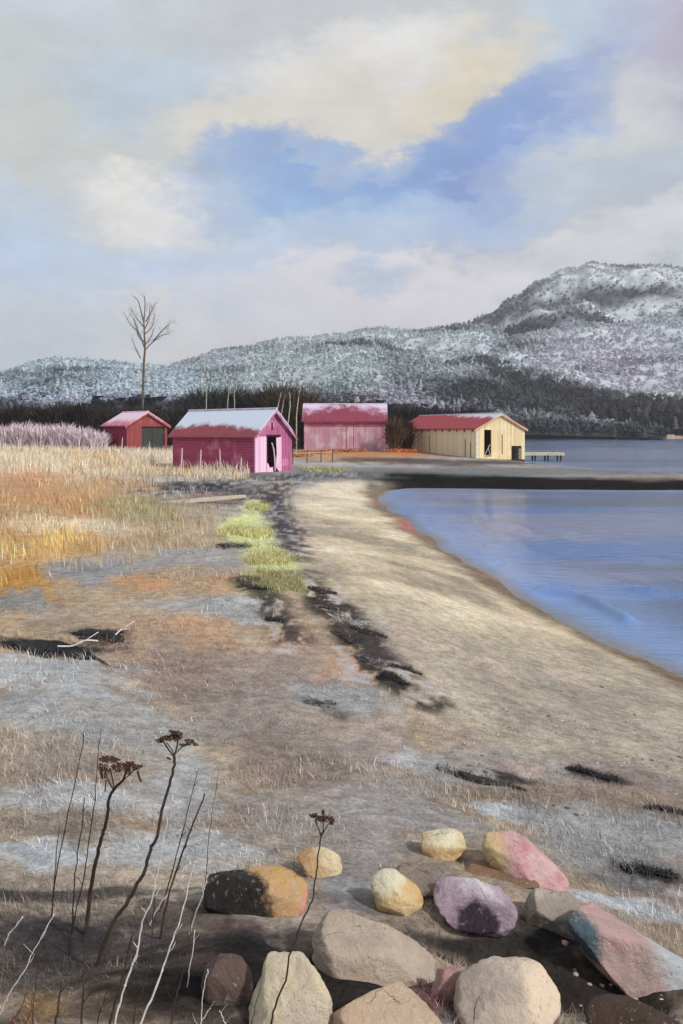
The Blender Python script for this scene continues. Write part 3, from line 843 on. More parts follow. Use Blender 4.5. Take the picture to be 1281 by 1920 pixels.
b = MB(); b.box(-0.02, d0 - .06, -.035, -.004, -.28, dt + .02); tag(b.build('corner_board', m_palepink, near_house), 'wide pale pink boarding left of the doorway')
b = MB(); b.prism([(d0 - .05, dt + .003), (d1 + .08, dt + .003), (d1 + .08, dt + .12), (d0 - .05, dt + .12)], -.05, -.004); b.build('door_lintel', m_dark, near_house)
# a door leaf hanging open on the right, its lower boards gone, and one white plank askew in the opening
dr = MB(); dr.prism([(d1 - .34, .35), (d1 - .02, .02), (d1 - .02, dt - .05), (d1 - .30, dt - .05), (d1 - .24, 1.1)], -.06, -.02)
door = dr.build('door', m_palepink, near_house)
b = MB(); b.box(d1 - .03, d1 + .16, -.03, -.004, -.28, dt); b.build('door_post', m_palepink, near_house)
b = MB(); b.tube([(1.32, -.02, 1.80), (1.46, -.03, 1.45), (1.55, -.03, .9), (1.58, -.04, .1)], [.03, .05, .05, .04], 5); b.build('broken_plank', mat_plain('bare_white_wood', (226, 214, 222), (200, 180, 196), 8), near_house)
b = MB(); b.prism([(d0, -.25), (d1 - .42, -.25), (d1 - .5, .35), (1.2, .30), (1.08, .55), (d0, .62)], .02, .06); b.build('lower_door_leaf', m_palepink, near_house)
b = MB(); b.box(.96, 1.18, .03, .07, .95, 1.0); b.box(.98, 1.03, .03, .07, .6, 1.4); b.build('inner_rail', m_dark, near_house)

# red shed at left
m_red = mat_boards('red_boards', (164, 84, 84), (146, 68, 72), (180, 108, 102), 0.16, True, 0.95, 0.35)
m_redside = mat_boards('dark_red_boards', (136, 40, 66), (110, 34, 60), (150, 60, 90), 0.16, True, 1.35, 0.3)
m_redroof = mat_roof('pink_snow_roof', (190, 110, 136), (172, 88, 114), (218, 190, 208), 2.6, 3.3, 1.15)
C2 = np.array(((238 - CU) / F * 80, 80.0)); Z2 = 0.95
W2, L2, E2, A2 = 4.0, 5.2, 2.6, 3.75
front = [[(0, -.3), (1.45, -.3), (1.45, 2.45), (0, 2.45)], [(3.75, -.3), (W2, -.3), (W2, 2.45), (3.75, 2.45)], [(0, 2.45), (W2, 2.45), (W2, E2), (W2/2, A2), (0, E2)]]
red_shed = boathouse('boathouse', 'small red shed with a dark open doorway beside the pale pink brush', C2, math.radians(38), W2, L2, E2, A2,
    dict(front=m_red, side=m_redside, roof=m_redroof, trim=mat_plain('red_trim', (180, 84, 88), (196, 130, 140), 3), cap=m_redroof), Z2, front, 0.25)
m_gdoor = mat_boards('grey_door_boards', (74, 76, 74), (58, 58, 60), (92, 96, 92), 0.2, True, 1.0, 0.3)
b = MB(); b.box(1.47, 2.58, .14, .18, -.2, 2.43); d_ = b.build('door', m_gdoor, red_shed); tag(d_, 'grey double door leaf, closed')
b = MB(); b.box(2.6, 3.73, .15, .19, -.2, 2.43); b.build('door', m_gdoor, red_shed)
b = MB(); b.box(2.50, 2.54, .10, .138, 1.0, 1.25); b.build('handle', m_dark, d_)

# far pink boathouse, long side towards us
m_farwall = mat_boards('faded_pink_boards', (202, 158, 176), (188, 134, 158), (210, 186, 192), 0.22, True, 1.05, 0.75)
m_farroof = mat_roof('maroon_roof_with_snow', (136, 58, 76), (120, 50, 72), (200, 184, 208), 4.1, 5.4, 1.15, 0.22, 4.3)
C3 = np.array((4.55, 92.0)); Z3 = 1.2
W3, L3, E3, A3 = 4.6, 8.45, 2.9, 4.6
front = [[(0, -.3), (W3, -.3), (W3, E3), (W3/2, A3), (0, E3)]]
far_house = boathouse('boathouse', 'faded pink boathouse showing its long wall between the bare trees', C3, math.radians(90 - 1.5), W3, L3, E3, A3,
    dict(front=m_farwall, side=m_farwall, roof=m_farroof, trim=m_trim_pink, cap=m_snowcap), Z3, front, 0.25)
b = MB(); b.box(-.05, -.004, .05, L3 - .05, E3 - .62, E3 - .32); b.build('fascia_board', m_mag, far_house)
for yy in (3.2, 3.9):
    b = MB(); b.box(-.06, -.004, yy, yy + .07, -.2, E3 - .7); b.build('wall_strip', m_farwall, far_house)

# yellow boathouse at the water
m_yel = mat_boards('cream_gable_boards', (230, 208, 166), (222, 196, 150), (234, 218, 184), 0.2, True, 1.2, 0.5)
m_yside = mat_boards('cream_side_boards', (212, 196, 168), (194, 176, 148), (214, 186, 148), 0.2, True, 1.6, 0.4)
m_yroof = mat_roof('red_tin_roof', (168, 66, 72), (146, 56, 64), (206, 200, 212), 4.55, 4.85, 1.1, 0.05, 17.0)
C4 = np.array(((893 - CU) / F * 81.6, 81.6)); Z4 = 0.35
W4, L4_, E4, A4 = 5.2, 17.0, 2.9, 4.25
front = [[(0, -.4), (.85, -.4), (.85, 2.75), (0, 2.75)], [(.85, -.4), (1.6, -.4), (1.6, .28), (.85, .28)],
         [(1.6, -.4), (3.75, -.4), (3.75, 2.75), (1.6, 2.75)], [(3.75, 1.25), (4.85, 1.25), (4.85, 2.75), (3.75, 2.75)], [(4.85, -.4), (W4, -.4), (W4, 2.75), (4.85, 2.75)],
         [(0, 2.75), (W4, 2.75), (W4, E4), (W4/2, A4), (0, E4)]]
yellow = boathouse('boathouse', 'cream yellow boathouse with a red tin roof at the water edge', C4, math.radians(21), W4, L4_, E4, A4,
    dict(front=m_yel, side=m_yside, roof=m_yroof, trim=mat_plain('cream_trim', (226, 206, 166), (206, 176, 130), 3), cap=m_snowcap), Z4, front, 0.22)
m_white = mat_plain('white_wood', (222, 214, 198), (200, 188, 170), 6, k=1.1)
b = MB(); b.box(-.05, .24, -.04, -.004, -.35, E4 - .12); b.build('corner_board', m_white, yellow)
b = MB(); b.box(2.72, 2.77, -.03, -.004, .5, 2.3); b.build('door_gap_strip', m_dark, yellow)  # black strip laid on for the dark gap of the door
b = MB(); b.tube([(.9, .1, .3), (1.2, .05, .9), (1.5, .1, 1.4)], .03, 5); b.tube([(1.52, .06, .35), (1.32, .1, 1.1)], .03, 5); b.tube([(.9, .04, .34), (1.55, .04, .42)], .03, 5); b.build('broken_trellis', m_white, yellow)
b = MB(); b.box(3.78, 3.86, .0, .1, -.3, 1.2); b.build('low_door_post', m_dark, yellow)
b = MB(); b.box(4.55, 4.84, .03, .08, -.35, 1.0); b.build('low_door', mat_plain('grey_wood', (150, 146, 146), (110, 106, 104), 6), yellow)
for yy, z0, z1 in ((1.0, .1, 1.6), (2.0, .0, 1.9), (9.5, .5, 2.2)):
    b = MB(); b.box(-.035, -.004, yy, yy + .07, z0, z1); b.build('wall_strip', m_dark, yellow)  # dark strips laid on for the gaps in the side wall
m_found = mat_plain('dark_stone_footing', (70, 64, 60), (48, 44, 44), 2, 0.9, 0.05)
b = MB(); b.box(-.12, -.006, 0.2, L4_ - .2, -.5, .18); b.box(.2, W4 - .1, -.14, -.006, -.6, -.02); b.build('footing', m_found, yellow)
for k in range(9):
    b = MB(); b.box(-.07, -.004, .6 + k * 1.5, .72 + k * 1.5, E4 - .34, E4 - .05); b.build('rafter_tail', m_dark, yellow)

# jetty reaching out from the yellow boathouse
jr = empty('jetty', (18.2, 90.5, 0)); tag(jr, 'pale wooden jetty reaching over the water beside the yellow boathouse', 'jetty')
b = MB()
for k in range(34): b.box(-.9 + k * .16, -.76 + k * .16, 0, 1.6, .70, .78)
b.build('deck', mat_plain('pale_deck_planks', (214, 206, 178), (190, 178, 150), 3, k=1.1), jr)
b = MB(); b.box(-.92, 4.56, -.06, -.003, .50, .79); b.build('edge_board', bpy.data.materials['pale_deck_planks'], jr)
m_pile = mat_plain('dark_piles', (70, 58, 52), (48, 42, 40), 4)
b = MB(); b.box(-.9, 4.5, .06, .18, .54, .70); b.box(-.9, 4.5, 1.42, 1.54, .54, .70); b.build('joist', m_pile, jr)
for px_ in (.3, 1.6, 2.9, 4.2):
    for py_ in (.12, 1.48):
        b = MB(); b.tube([(px_, py_, -1.2), (px_, py_, .54)], .09, 8); b.build('pile', m_pile, jr)

# two tiny white huts on the far shore
m_hut = mat_plain('white_painted_hut', (222, 222, 228), (196, 196, 206), 1)
m_hutroof = mat_plain('grey_hut_roof', (120, 118, 126), (170, 170, 178), 1)
for (u, w_, hgt, lab) in ((1028, 1.5, 1.7, 'tiny white hut on the far shore, the smaller of the two'), (1046, 1.9, 2.3, 'tiny white hut on the far shore, the taller of the two')):
    d = 363.0; x = (u - CU) / F * d
    r_ = empty('beach_hut', (x, d, gz(x, d))); tag(r_, lab, 'hut', 'white huts on the far shore')
    b = MB(); b.prism([(-w_/2, -.3), (w_/2, -.3), (w_/2, hgt), (0, hgt + .9), (-w_/2, hgt)], 0, 2.2); b.build('wall', m_hut, r_)
    b = MB(); b.prism([(-w_/2 - .2, hgt - .15), (0, hgt + .91), (0, hgt + 1.0), (-w_/2 - .2, hgt - .05)], -.15, 2.4); b.prism([(w_/2 + .2, hgt - .15), (w_/2 + .2, hgt - .05), (0.003, hgt + 1.0), (0.003, hgt + .91)], -.15, 2.4); b.build('roof', m_hutroof, r_)
    b = MB(); b.box(-.3, .3, -.05, -.004, -.1, 1.3); b.build('door', m_hutroof, r_)
#PART2
# ------------------------------------------------------------------ blades: grass, reeds, twigs
def blades(name, P, h, w, az, lean, C, mat, parent=None, curve=0.5):
    """tapering bent blades; P roots, az heading of the lean, lean tip offset as a share of the height"""
    n = len(P)
    d = np.stack([np.cos(az), np.sin(az), np.zeros(n)], 1)
    fa = RNG.uniform(0, 6.28, n)
    sd = np.stack([np.cos(fa), np.sin(fa), np.zeros(n)], 1) * (w / 2)[:, None]
    up = np.array((0, 0, 1.0))[None]
    vert = np.sqrt(np.clip(1 - np.clip(lean, 0, .97) ** 2, .05, 1))
    mid = P + d * (h * lean * curve * 0.55)[:, None] + up * (h * vert * 0.58)[:, None]
    tip = P + d * (h * lean)[:, None] + up * (h * vert)[:, None]
    V = np.stack([P - sd, P + sd, mid + sd * 0.75, mid - sd * 0.75, tip], 1).reshape(-1, 3)
    b = np.arange(n)[:, None] * 5
    lp = np.concatenate([b + np.array([[0, 1, 2, 3]]), b + np.array([[3, 2, 4]])], 1).ravel()
    sz = np.tile([4, 3], n)
    tone = np.array([0.75, 0.75, 1.0, 1.0, 1.12])[None, :, None]
    tone = np.ones((1, 5, 1))
    c = (C[:, None, :] * tone * np.ones((1, 5, 1))).reshape(-1, 3)
    return np_mesh(name, V, lp, sz, mat, parent, np.clip(c, 0, .92))
m_grass = mat_attr('dry_grass_blades', 0.2, 3, 0.85, 0, transl=0.25)
m_twig = mat_attr('bare_twigs', 0.2, 2, 0.9, 0)

def on_grid(n, y0, y1, t0=-.5, t1=.5):
    i0 = np.searchsorted(ys, y0); i1 = np.searchsorted(ys, y1)
    r = RNG.uniform(i0, i1 - 1, n); j = RNG.uniform(np.searchsorted(ts, t0), np.searchsorted(ts, t1) - 1, n)
    ri = r.astype(int); rf = r - ri; ji = j.astype(int); jf = j - ji
    def g(A): return (A[ri, ji] * (1 - jf) + A[ri, ji + 1] * jf) * (1 - rf) + (A[ri + 1, ji] * (1 - jf) + A[ri + 1, ji + 1] * jf) * rf
    return g(GX), g(GY), g(GZ.reshape(GX.shape)), g(G_DS.reshape(GX.shape))
def sandness(x, y):
    sd = seg_dist(x, y, SAND_POLY + SAND_POLY[:1])
    return np.where(inside(x, y, SAND_POLY), sd, -sd)

# matted foreground and middle grass
x, y, z, ds = on_grid(210000, 1.3, 60)
sdn = sandness(x, y)
clump = fbm(x * 2.2 + 5, y * 2.2, 101, 4)
dens = sstep(0.38, 0.66, clump) * 0.85 + 0.08
dens = np.where(y < 14, dens * .5, dens + .1)
kp = (ds > 0.8) & (sdn < -0.05 - 0.02 * y * (clump - .3)) & (RNG.uniform(0, 1, len(x)) < dens) & ~((x > -0.8) & (y > 40)) & (RNG.uniform(0, 1, len(x)) < sstep(.02, .09, ground_colour(x, y, ds).mean(1)))
wrack = np.zeros(len(x), bool)
x, y, z, clump = x[kp], y[kp], z[kp], clump[kp]
C = ground_colour(x, y, ds[kp]) * K_GROUND
GOLD = [tuple(at(*p)[:2]) for p in [(-500,885),(-60,882),(470,884),(430,925),(390,1000),(300,1050),(120,1075),(-40,1110),(-500,1120)]]
gold = inside(x, y, GOLD)
lum = C.mean(1)
hgt = (0.035 + 0.0028 * y) * RNG.uniform(0.5, 1.6, len(x)) * (0.6 + 0.9 * clump)
hgt = np.where(gold, hgt * 1.7 + 0.05, hgt)
hgt *= sstep(0.004, 0.12, lum) * 0.7 + 0.3
hgt *= np.where(gold, 1, .62 + .5 * sstep(.5, .75, fbm(x * .6, y * .6, 119, 3)))
wid = np.maximum(0.0024, y * 0.0008) * RNG.uniform(0.7, 1.5, len(x))
az = RNG.normal(0.3, 1.3, len(x)) + fbm(x * .8, y * .8, 111, 2) * 5
lean = np.clip(RNG.normal(0.62, 0.22, len(x)), 0.1, 0.95); lean = np.where(gold, lean * 0.7, lean)
br = np.exp(RNG.normal(0.12, 0.26, len(x)))
dead = RNG.uniform(0, 1, len(x))
C = C * br[:, None] * 1.16
C = np.where((dead > 0.95)[:, None], C * 0.4, C)
C = np.where((dead < 0.07)[:, None], np.minimum(C * 1.6, .75), C)
tag(blades('grass', np.stack([x, y, z - .01], 1), hgt, wid, az, lean, C, m_grass), 'matted dry grass over the sloping foreshore', 'grass', kind='stuff')

# tall pale grass standing in front of the sheds
n = 26000
u_ = RNG.uniform(-420, 468, n); y = RNG.uniform(45, 78, n); x = (u_ - CU) / F * y
n1_ = fbm(x * .35, y * .2, 121, 3)
kp = (RNG.uniform(0, 1, n) < sstep(.3, .6, n1_)) & ~((x > -12.6) & (y > 51.3)) & ~((x > -11) & (y > 49.5) & (y + x > 46))
x, y, n1_ = x[kp], y[kp], n1_[kp]; z = height(x, y)
n = len(x)
pal = lin((228, 216, 198)); och = lin((206, 172, 130))
C = (och + (pal - och) * sstep(.25, .7, n1_ + RNG.normal(0, .15, n))[:, None]) * np.exp(RNG.normal(0.1, .2, n))[:, None]
hh = RNG.uniform(.35, .95, n) * np.where(y < 50, .7, 1.0)
tag(blades('grass', np.stack([x, y, z - .02], 1), hh, y * 0.0009, RNG.uniform(0, 6.28, n), np.clip(RNG.normal(.3, .15, n), 0, .8), C, m_grass),
    'tall cream coloured grass standing before the sheds', 'grass', kind='stuff')

# pebbles and shell bits on the sand and shingle
n = 9000
x, y, z, ds = on_grid(n, 2.2, 40, -.42, .5)
kp = (ds > .25) & ((sandness(x, y) > -0.4) | (x > .8)) & (RNG.uniform(0, 1, n) < sstep(.45, .65, fbm(x * 1.1, y * .7, 131, 4)))
x, y, z = x[kp], y[kp], z[kp]; n = len(x)
ico = bpy.data.meshes.new('tmp'); import bmesh
bm = bmesh.new(); bmesh.ops.create_icosphere(bm, subdivisions=1, radius=1); 
tv = np.array([v.co[:] for v in bm.verts]); tf = np.array([[v.index for v in f.verts] for f in bm.faces]); bm.free()
sz_ = np.exp(RNG.normal(-5.15, .45, n)) * (1 + y * .04)
S3 = sz_[:, None] * RNG.uniform(.6, 1.3, (n, 3)) * np.array((1.2, 1.0, .6))
a = RNG.uniform(0, 6.28, n)
vv = tv[None] * S3[:, None] * RNG.uniform(.85, 1.15, (n, len(tv), 1))
vx = vv[..., 0] * np.cos(a)[:, None] - vv[..., 1] * np.sin(a)[:, None] + x[:, None]
vy = vv[..., 0] * np.sin(a)[:, None] + vv[..., 1] * np.cos(a)[:, None] + y[:, None]
V = np.stack([vx, vy, vv[..., 2] + z[:, None]], -1).reshape(-1, 3)
pc = np.array([lin(c) for c in [(150,140,130),(120,110,104),(190,180,165),(96,88,84),(176,150,140),(205,200,192)]])[RNG.integers(0, 6, n)]
lp = (tf[None] + (np.arange(n) * len(tv))[:, None, None]).ravel()
tag(np_mesh('gravel', V, lp, np.full(len(lp) // 3, 3), mat_attr('beach_pebbles', .2, 60, .8), None, np.repeat(pc, len(tv), 0)), 'small pebbles strewn over the sand', 'pebbles', kind='stuff')

# ------------------------------------------------------------------ stones of the near bank
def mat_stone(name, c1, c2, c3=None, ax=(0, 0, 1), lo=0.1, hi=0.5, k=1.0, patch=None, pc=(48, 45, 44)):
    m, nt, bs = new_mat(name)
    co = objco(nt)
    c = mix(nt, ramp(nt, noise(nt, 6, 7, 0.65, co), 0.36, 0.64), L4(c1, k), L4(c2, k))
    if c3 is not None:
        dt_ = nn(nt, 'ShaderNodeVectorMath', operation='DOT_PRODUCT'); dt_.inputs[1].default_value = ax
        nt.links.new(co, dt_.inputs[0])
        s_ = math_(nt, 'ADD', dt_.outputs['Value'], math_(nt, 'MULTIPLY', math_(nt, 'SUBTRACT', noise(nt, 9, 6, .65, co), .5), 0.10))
        c = mix(nt, ramp(nt, s_, lo, hi), c, L4(c3, k))  # third colour along an axis; on some stones it paints a lit top
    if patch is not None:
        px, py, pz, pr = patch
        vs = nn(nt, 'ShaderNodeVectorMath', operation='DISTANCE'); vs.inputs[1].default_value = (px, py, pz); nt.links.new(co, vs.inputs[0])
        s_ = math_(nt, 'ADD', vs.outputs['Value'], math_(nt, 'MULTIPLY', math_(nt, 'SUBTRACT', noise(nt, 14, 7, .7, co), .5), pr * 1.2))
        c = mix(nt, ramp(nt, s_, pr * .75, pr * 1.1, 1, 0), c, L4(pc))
    sp = noise(nt, 90, 3, .7, co)
    c = mix(nt, ramp(nt, sp, .58, .72, 0, .5), c, (c1[0]*.0+.06, .055, .055, 1))
    c = mix(nt, ramp(nt, noise(nt, 55, 3, .6, co), .6, .75, 0, .45), c, (.62, .6, .56, 1))
    c = mix(nt, ramp(nt, noise(nt, 3.2, 6, .7, co), .55, .8, 0, .5), c, (.13, .115, .10, 1))
    nt.links.new(c, bs.inputs['Base Color'])
    bs.inputs['Roughness'].default_value = .82; bs.inputs['Specular IOR Level'].default_value = .25
    vo = nn(nt, 'ShaderNodeTexVoronoi', feature='DISTANCE_TO_EDGE'); vo.inputs['Scale'].default_value = 7
    wv_ = nn(nt, 'ShaderNodeVectorMath', operation='ADD'); nt.links.new(co, wv_.inputs[0])
    nx = nn(nt, 'ShaderNodeTexNoise'); nx.inputs['Scale'].default_value = 6; nx.inputs['Detail'].default_value = 5; nt.links.new(co, nx.inputs['Vector'])
    off_ = random.Random(name).uniform(-9, 9)
    sx = nn(nt, 'ShaderNodeVectorMath', operation='SCALE'); sx.inputs['Scale'].default_value = .3; nt.links.new(nx.outputs['Color'], sx.inputs[0]); nt.links.new(sx.outputs[0], wv_.inputs[1])
    wo_ = nn(nt, 'ShaderNodeVectorMath', operation='ADD'); wo_.inputs[1].default_value = (off_, off_ * .7, -off_); nt.links.new(wv_.outputs[0], wo_.inputs[0]); nt.links.new(wo_.outputs[0], vo.inputs['Vector'])
    vo.inputs['Scale'].default_value = random.Random(name + 's').uniform(3.5, 6)
    crack = math_(nt, 'MULTIPLY', ramp(nt, vo.outputs['Distance'], .0, .012, 1, 0), ramp(nt, noise(nt, 4, 3, .5, wo_.outputs[0]), .53, .63))
    c = mix(nt, math_(nt, 'MULTIPLY', crack, .5), c, (.08, .068, .06, 1))
    lich = ramp(nt, noise(nt, 17, 6, .75, co, .6), .60, .68, 0, .6)
    c = mix(nt, lich, c, (.50, .50, .46, 1))
    nt.links.new(c, bs.inputs['Base Color'])
    hgt_ = math_(nt, 'ADD', noise(nt, 30, 8, .78, co), math_(nt, 'MULTIPLY', noise(nt, 7, 4, .6, co, 1.5), 1.6))
    bump(nt, bs, math_(nt, 'SUBTRACT', hgt_, math_(nt, 'MULTIPLY', crack, .8)), .85, .022)
    return m
def rot(ax, deg):
    a = math.radians(deg); c, s = math.cos(a), math.sin(a)
    return np.array({'x': [[1,0,0],[0,c,-s],[0,s,c]], 'y': [[c,0,s],[0,1,0],[-s,0,c]], 'z': [[c,-s,0],[s,c,0],[0,0,1]]}[ax])
bm = bmesh.new(); bmesh.ops.create_icosphere(bm, subdivisions=5, radius=1)
ICO = np.array([v.co[:] for v in bm.verts]); ICF = np.array([[v.index for v in f.verts] for f in bm.faces]); bm.free()
def stone(label, u0, u1, v0, v1, mat, seed, tilt=0, cuts=(), rough=.10, depth=.8, sit=.35, power=2.2, turn=0, lw=None, lh=None):
    uc, vc = (u0 + u1) / 2, (v0 + v1) / 2
    hz = .1
    for _ in range(4):
        c = at(uc, vc, sit * hz)
        d = c[1]
        hw = (u1 - u0) / 2 / F * d; Vw = (v1 - v0) / 2 / F * d
        ph = math.atan2(EYE - c[2], d)
        dp = hw * depth if lw is None else max(hw, Vw) * depth
        hz = math.sqrt(max(Vw ** 2 - (dp * math.sin(ph)) ** 2, (.45 * Vw) ** 2)) / math.cos(ph)
    if lw: hw, hz = lw / F * d, lh / F * d
    r = np.random.default_rng(seed)
    n = ICO
    p = (np.abs(n) ** power).sum(1) ** (-1 / power)
    P = n * p[:, None]
    for k in range(11):        # blunt facets
        q = r.normal(size=3); q /= np.linalg.norm(q); off = r.uniform(.66, .92)
        s = P @ q - off
        P = P - np.where(s > 0, s * .85, 0)[:, None] * q
    for (qx, qy, qz, off) in cuts:
        q = np.array((qx, qy, qz), float); q /= np.linalg.norm(q)
        s = P @ q - off
        P = P - np.where(s > 0, s * .95, 0)[:, None] * q
    o_ = r.uniform(0, 50, 3)
    nz = (fbm(P[:, 0] * 1.6 + o_[0], P[:, 1] * 1.6, seed, 5, .55) + fbm(P[:, 1] * 1.6 + o_[1], P[:, 2] * 1.6, seed + 1, 5, .55) + fbm(P[:, 2] * 1.6 + o_[2], P[:, 0] * 1.6, seed + 2, 5, .55)) / 3 - .5
    fz = np.abs(fbm(P[:, 0] * 5 + o_[1], P[:, 1] * 5 + P[:, 2] * 3, seed + 5, 4, .6) - .5) + np.abs(fbm(P[:, 2] * 5 + o_[2], P[:, 0] * 4 - P[:, 1] * 3, seed + 6, 4, .6) - .5)
    P = P * (1 + nz * rough * 6 - fz * .10)[:, None]
    P = P * np.array((hw, dp, hz))
    P = P @ rot('z', turn).T @ rot('y', tilt).T
    o = np_mesh('stone', P, ICF.ravel(), np.full(len(ICF), 3), mat, None, None, True)
    g = gz(c[0], d)
    o.location = (c[0], d, g + sit * hz)
    tag(o, label, 'stone', 'stones of the near bank')
    return o
stone('small ochre dome shaped stone with its lit top painted cream', 778, 878, 1554, 1626, mat_stone('ochre_stone', (204,168,118), (216,186,138), (232,222,190), (0,0,1), .02, .06), 201, 0, [(0,0,-1,.35)], .06, .8, .3)  # third colour paints the light falling on the top
stone('big pink stone with a yellow left end, sloping down to the right', 904, 1066, 1538, 1676, mat_stone('pink_stone', (208,150,154), (224,188,190), (214,186,142), (-1,0,0), .055, .14), 202, 36, [(-.9,-.2,.6,.75),(.2,.1,1,.72)], .06, .7, .5, 2.4, 0, 92, 47)
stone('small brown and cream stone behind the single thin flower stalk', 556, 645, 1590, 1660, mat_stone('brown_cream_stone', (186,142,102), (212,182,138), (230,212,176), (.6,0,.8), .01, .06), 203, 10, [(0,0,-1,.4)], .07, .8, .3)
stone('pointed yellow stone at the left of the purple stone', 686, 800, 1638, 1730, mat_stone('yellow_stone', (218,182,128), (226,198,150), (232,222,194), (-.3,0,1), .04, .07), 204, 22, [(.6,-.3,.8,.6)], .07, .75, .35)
stone('purple stone with the shade of a hollow painted on its front face', 812, 975, 1643, 1745, mat_stone('purple_stone', (182,160,174), (158,136,152), (218,208,214), (.2,0,1), .035, .08, patch=(-.01,-.11,-.015,.085), pc=(58,46,60)), 205, 14, [(-.2,-1,.35,.5),(-.8,-.3,.7,.66)], .10, .75, .4)  # patch paints the hollow's shade, third colour a highlight along the top
stone('ochre block stone with a dark shadow painted on its face', 384, 574, 1624, 1738, mat_stone('ochre_block', (206,164,108), (196,160,122), (216,150,142), (.8,0,-.6), .13, .17, patch=(-.09,-.10,.02,.165)), 206, 4, [(0,-1,.1,.62),(0,0,1,.7)], .06, .62, .35, 3.4)  # dark patch puts the slab's shadow into its colour
stone('large rounded grey brown boulder at the front, below the yellow stone', 580, 830, 1722, 1876, mat_stone('grey_brown_boulder', (184,164,148), (202,186,170), (216,212,212), (.7,.1,.7), .13, .20), 207, 20, [(.7,-.2,.7,.74)], .06, .8, .2, 2.5)
stone('pale peach streaked boulder at the bottom, right of the middle', 850, 1054, 1814, 1990, mat_stone('peach_boulder', (190,174,162), (220,202,184), (238,216,192), (.9,-.2,.1), .03, .08), 208, 4, [(.6,-.5,.6,.8)], .07, .85, .15, 2.5)
stone('yellow boulder with a reddish left flank at the bottom edge', 450, 626, 1808, 1990, mat_stone('yellow_boulder', (230,212,178), (216,200,182), (208,156,148), (-1,0,0), .10, .14), 209, -8, [(-.2,-.4,.9,.7)], .07, .9, .1, 2.9)
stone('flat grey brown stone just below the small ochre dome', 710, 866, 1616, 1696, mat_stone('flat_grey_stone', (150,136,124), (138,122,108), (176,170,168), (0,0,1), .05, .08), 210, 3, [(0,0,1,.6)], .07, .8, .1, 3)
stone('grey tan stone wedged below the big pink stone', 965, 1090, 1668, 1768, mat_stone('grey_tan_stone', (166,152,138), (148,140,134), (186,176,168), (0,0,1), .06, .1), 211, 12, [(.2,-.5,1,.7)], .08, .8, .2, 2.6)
stone('long angular pink and grey stone at the right edge', 1060, 1310, 1684, 1872, mat_stone('pink_grey_stone', (200,162,158), (178,156,152), (192,196,200), (.9,0,.1), .03, .12, patch=(-.24,-.06,.08,.12), pc=(84,98,108)), 212, 30, [(.1,-1,.3,.6),(0,.1,1,.6)], .08, .55, .42, 2.8, 0, 150, 62)
stone('low brown stone under the big pink stone', 866, 1010, 1612, 1668, mat_stone('low_brown_stone', (148,116,90), (128,104,88), (160,140,124), (0,0,1), .03, .06), 213, 8, [], .08, .8, .1, 2.6)
stone('tan boulder at the bottom edge between the yellow and peach ones', 620, 850, 1850, 2000, mat_stone('tan_boulder', (206,176,148), (214,190,168), (216,182,174), (.6,0,.6), .1, .2), 214, 6, [(0,-.3,1,.75)], .07, .9, .1, 2.8)
stone('dark brown boulder in the bottom right corner', 1096, 1330, 1880, 2020, mat_stone('dark_brown_boulder', (86,68,58), (70,58,54), (100,84,76), (0,0,1), .1, .2), 215, 6, [], .07, .8, .15, 2.4)
stone('small pink stone between the grey brown and peach boulders', 800, 886, 1812, 1900, mat_stone('rosy_stone', (190,150,142), (170,134,126)), 216, 0, [], .08, .8, .2)
stone('dark rusty stone beneath the white stalks', 372, 476, 1800, 1916, mat_stone('rusty_dark_stone', (116,94,88), (94,78,74), (166,120,112), (1,0,.1), .06, .1), 217, 0, [], .08, .8, .15)

# ------------------------------------------------------------------ dry stalks in the near left corner
m_stalk = mat_plain('dark_dry_stalk', (52, 42, 38), (74, 58, 48), 40, .8, .001)
m_white_stalk = mat_plain('bleached_stalk', (222, 222, 224), (190, 184, 178), 30, .7)
m_rust_stalk = mat_plain('rust_red_stalk', (120, 62, 48), (92, 50, 42), 30, .8)
m_head = mat_plain('dry_flower_head', (62, 42, 36), (92, 62, 50), 120, .9, .002)
def px3(u, v, d): return np.array(((u - CU) / F * d, d, EYE - (v - CV) / F * d))
def smooth_line(pts, m=4):
    pts = np.array(pts, float); out_ = []
    n = len(pts)
    for i in range(n - 1):
        p0, p1, p2, p3 = pts[max(i-1,0)], pts[i], pts[i+1], pts[min(i+2,n-1)]
        for k in range(m):
            t = k / m
            out_.append(.5*((2*p1) + (-p0+p2)*t + (2*p0-5*p1+4*p2-p3)*t*t + (-p0+3*p1-3*p2+p3)*t**3))
    out_.append(pts[-1]); return np.array(out_)
def stalk_line(pix, lean_d=0.0):
    """top-to-root pixel line turned into a standing stalk: its root on the ground, leaning a little in depth"""
    ub, vb = pix[-1]
    foot = at(ub, vb) if vb < 1990 else at(ub, 1990)
    d = max(foot[1], 1.7)
    n = len(pix)
    P = [px3(u, v, d + lean_d * (1 - i / (n - 1))) for i, (u, v) in enumerate(pix)]
    P[-1][2] = min(P[-1][2], gz(P[-1][0], d)) - .02
    return smooth_line(P), d
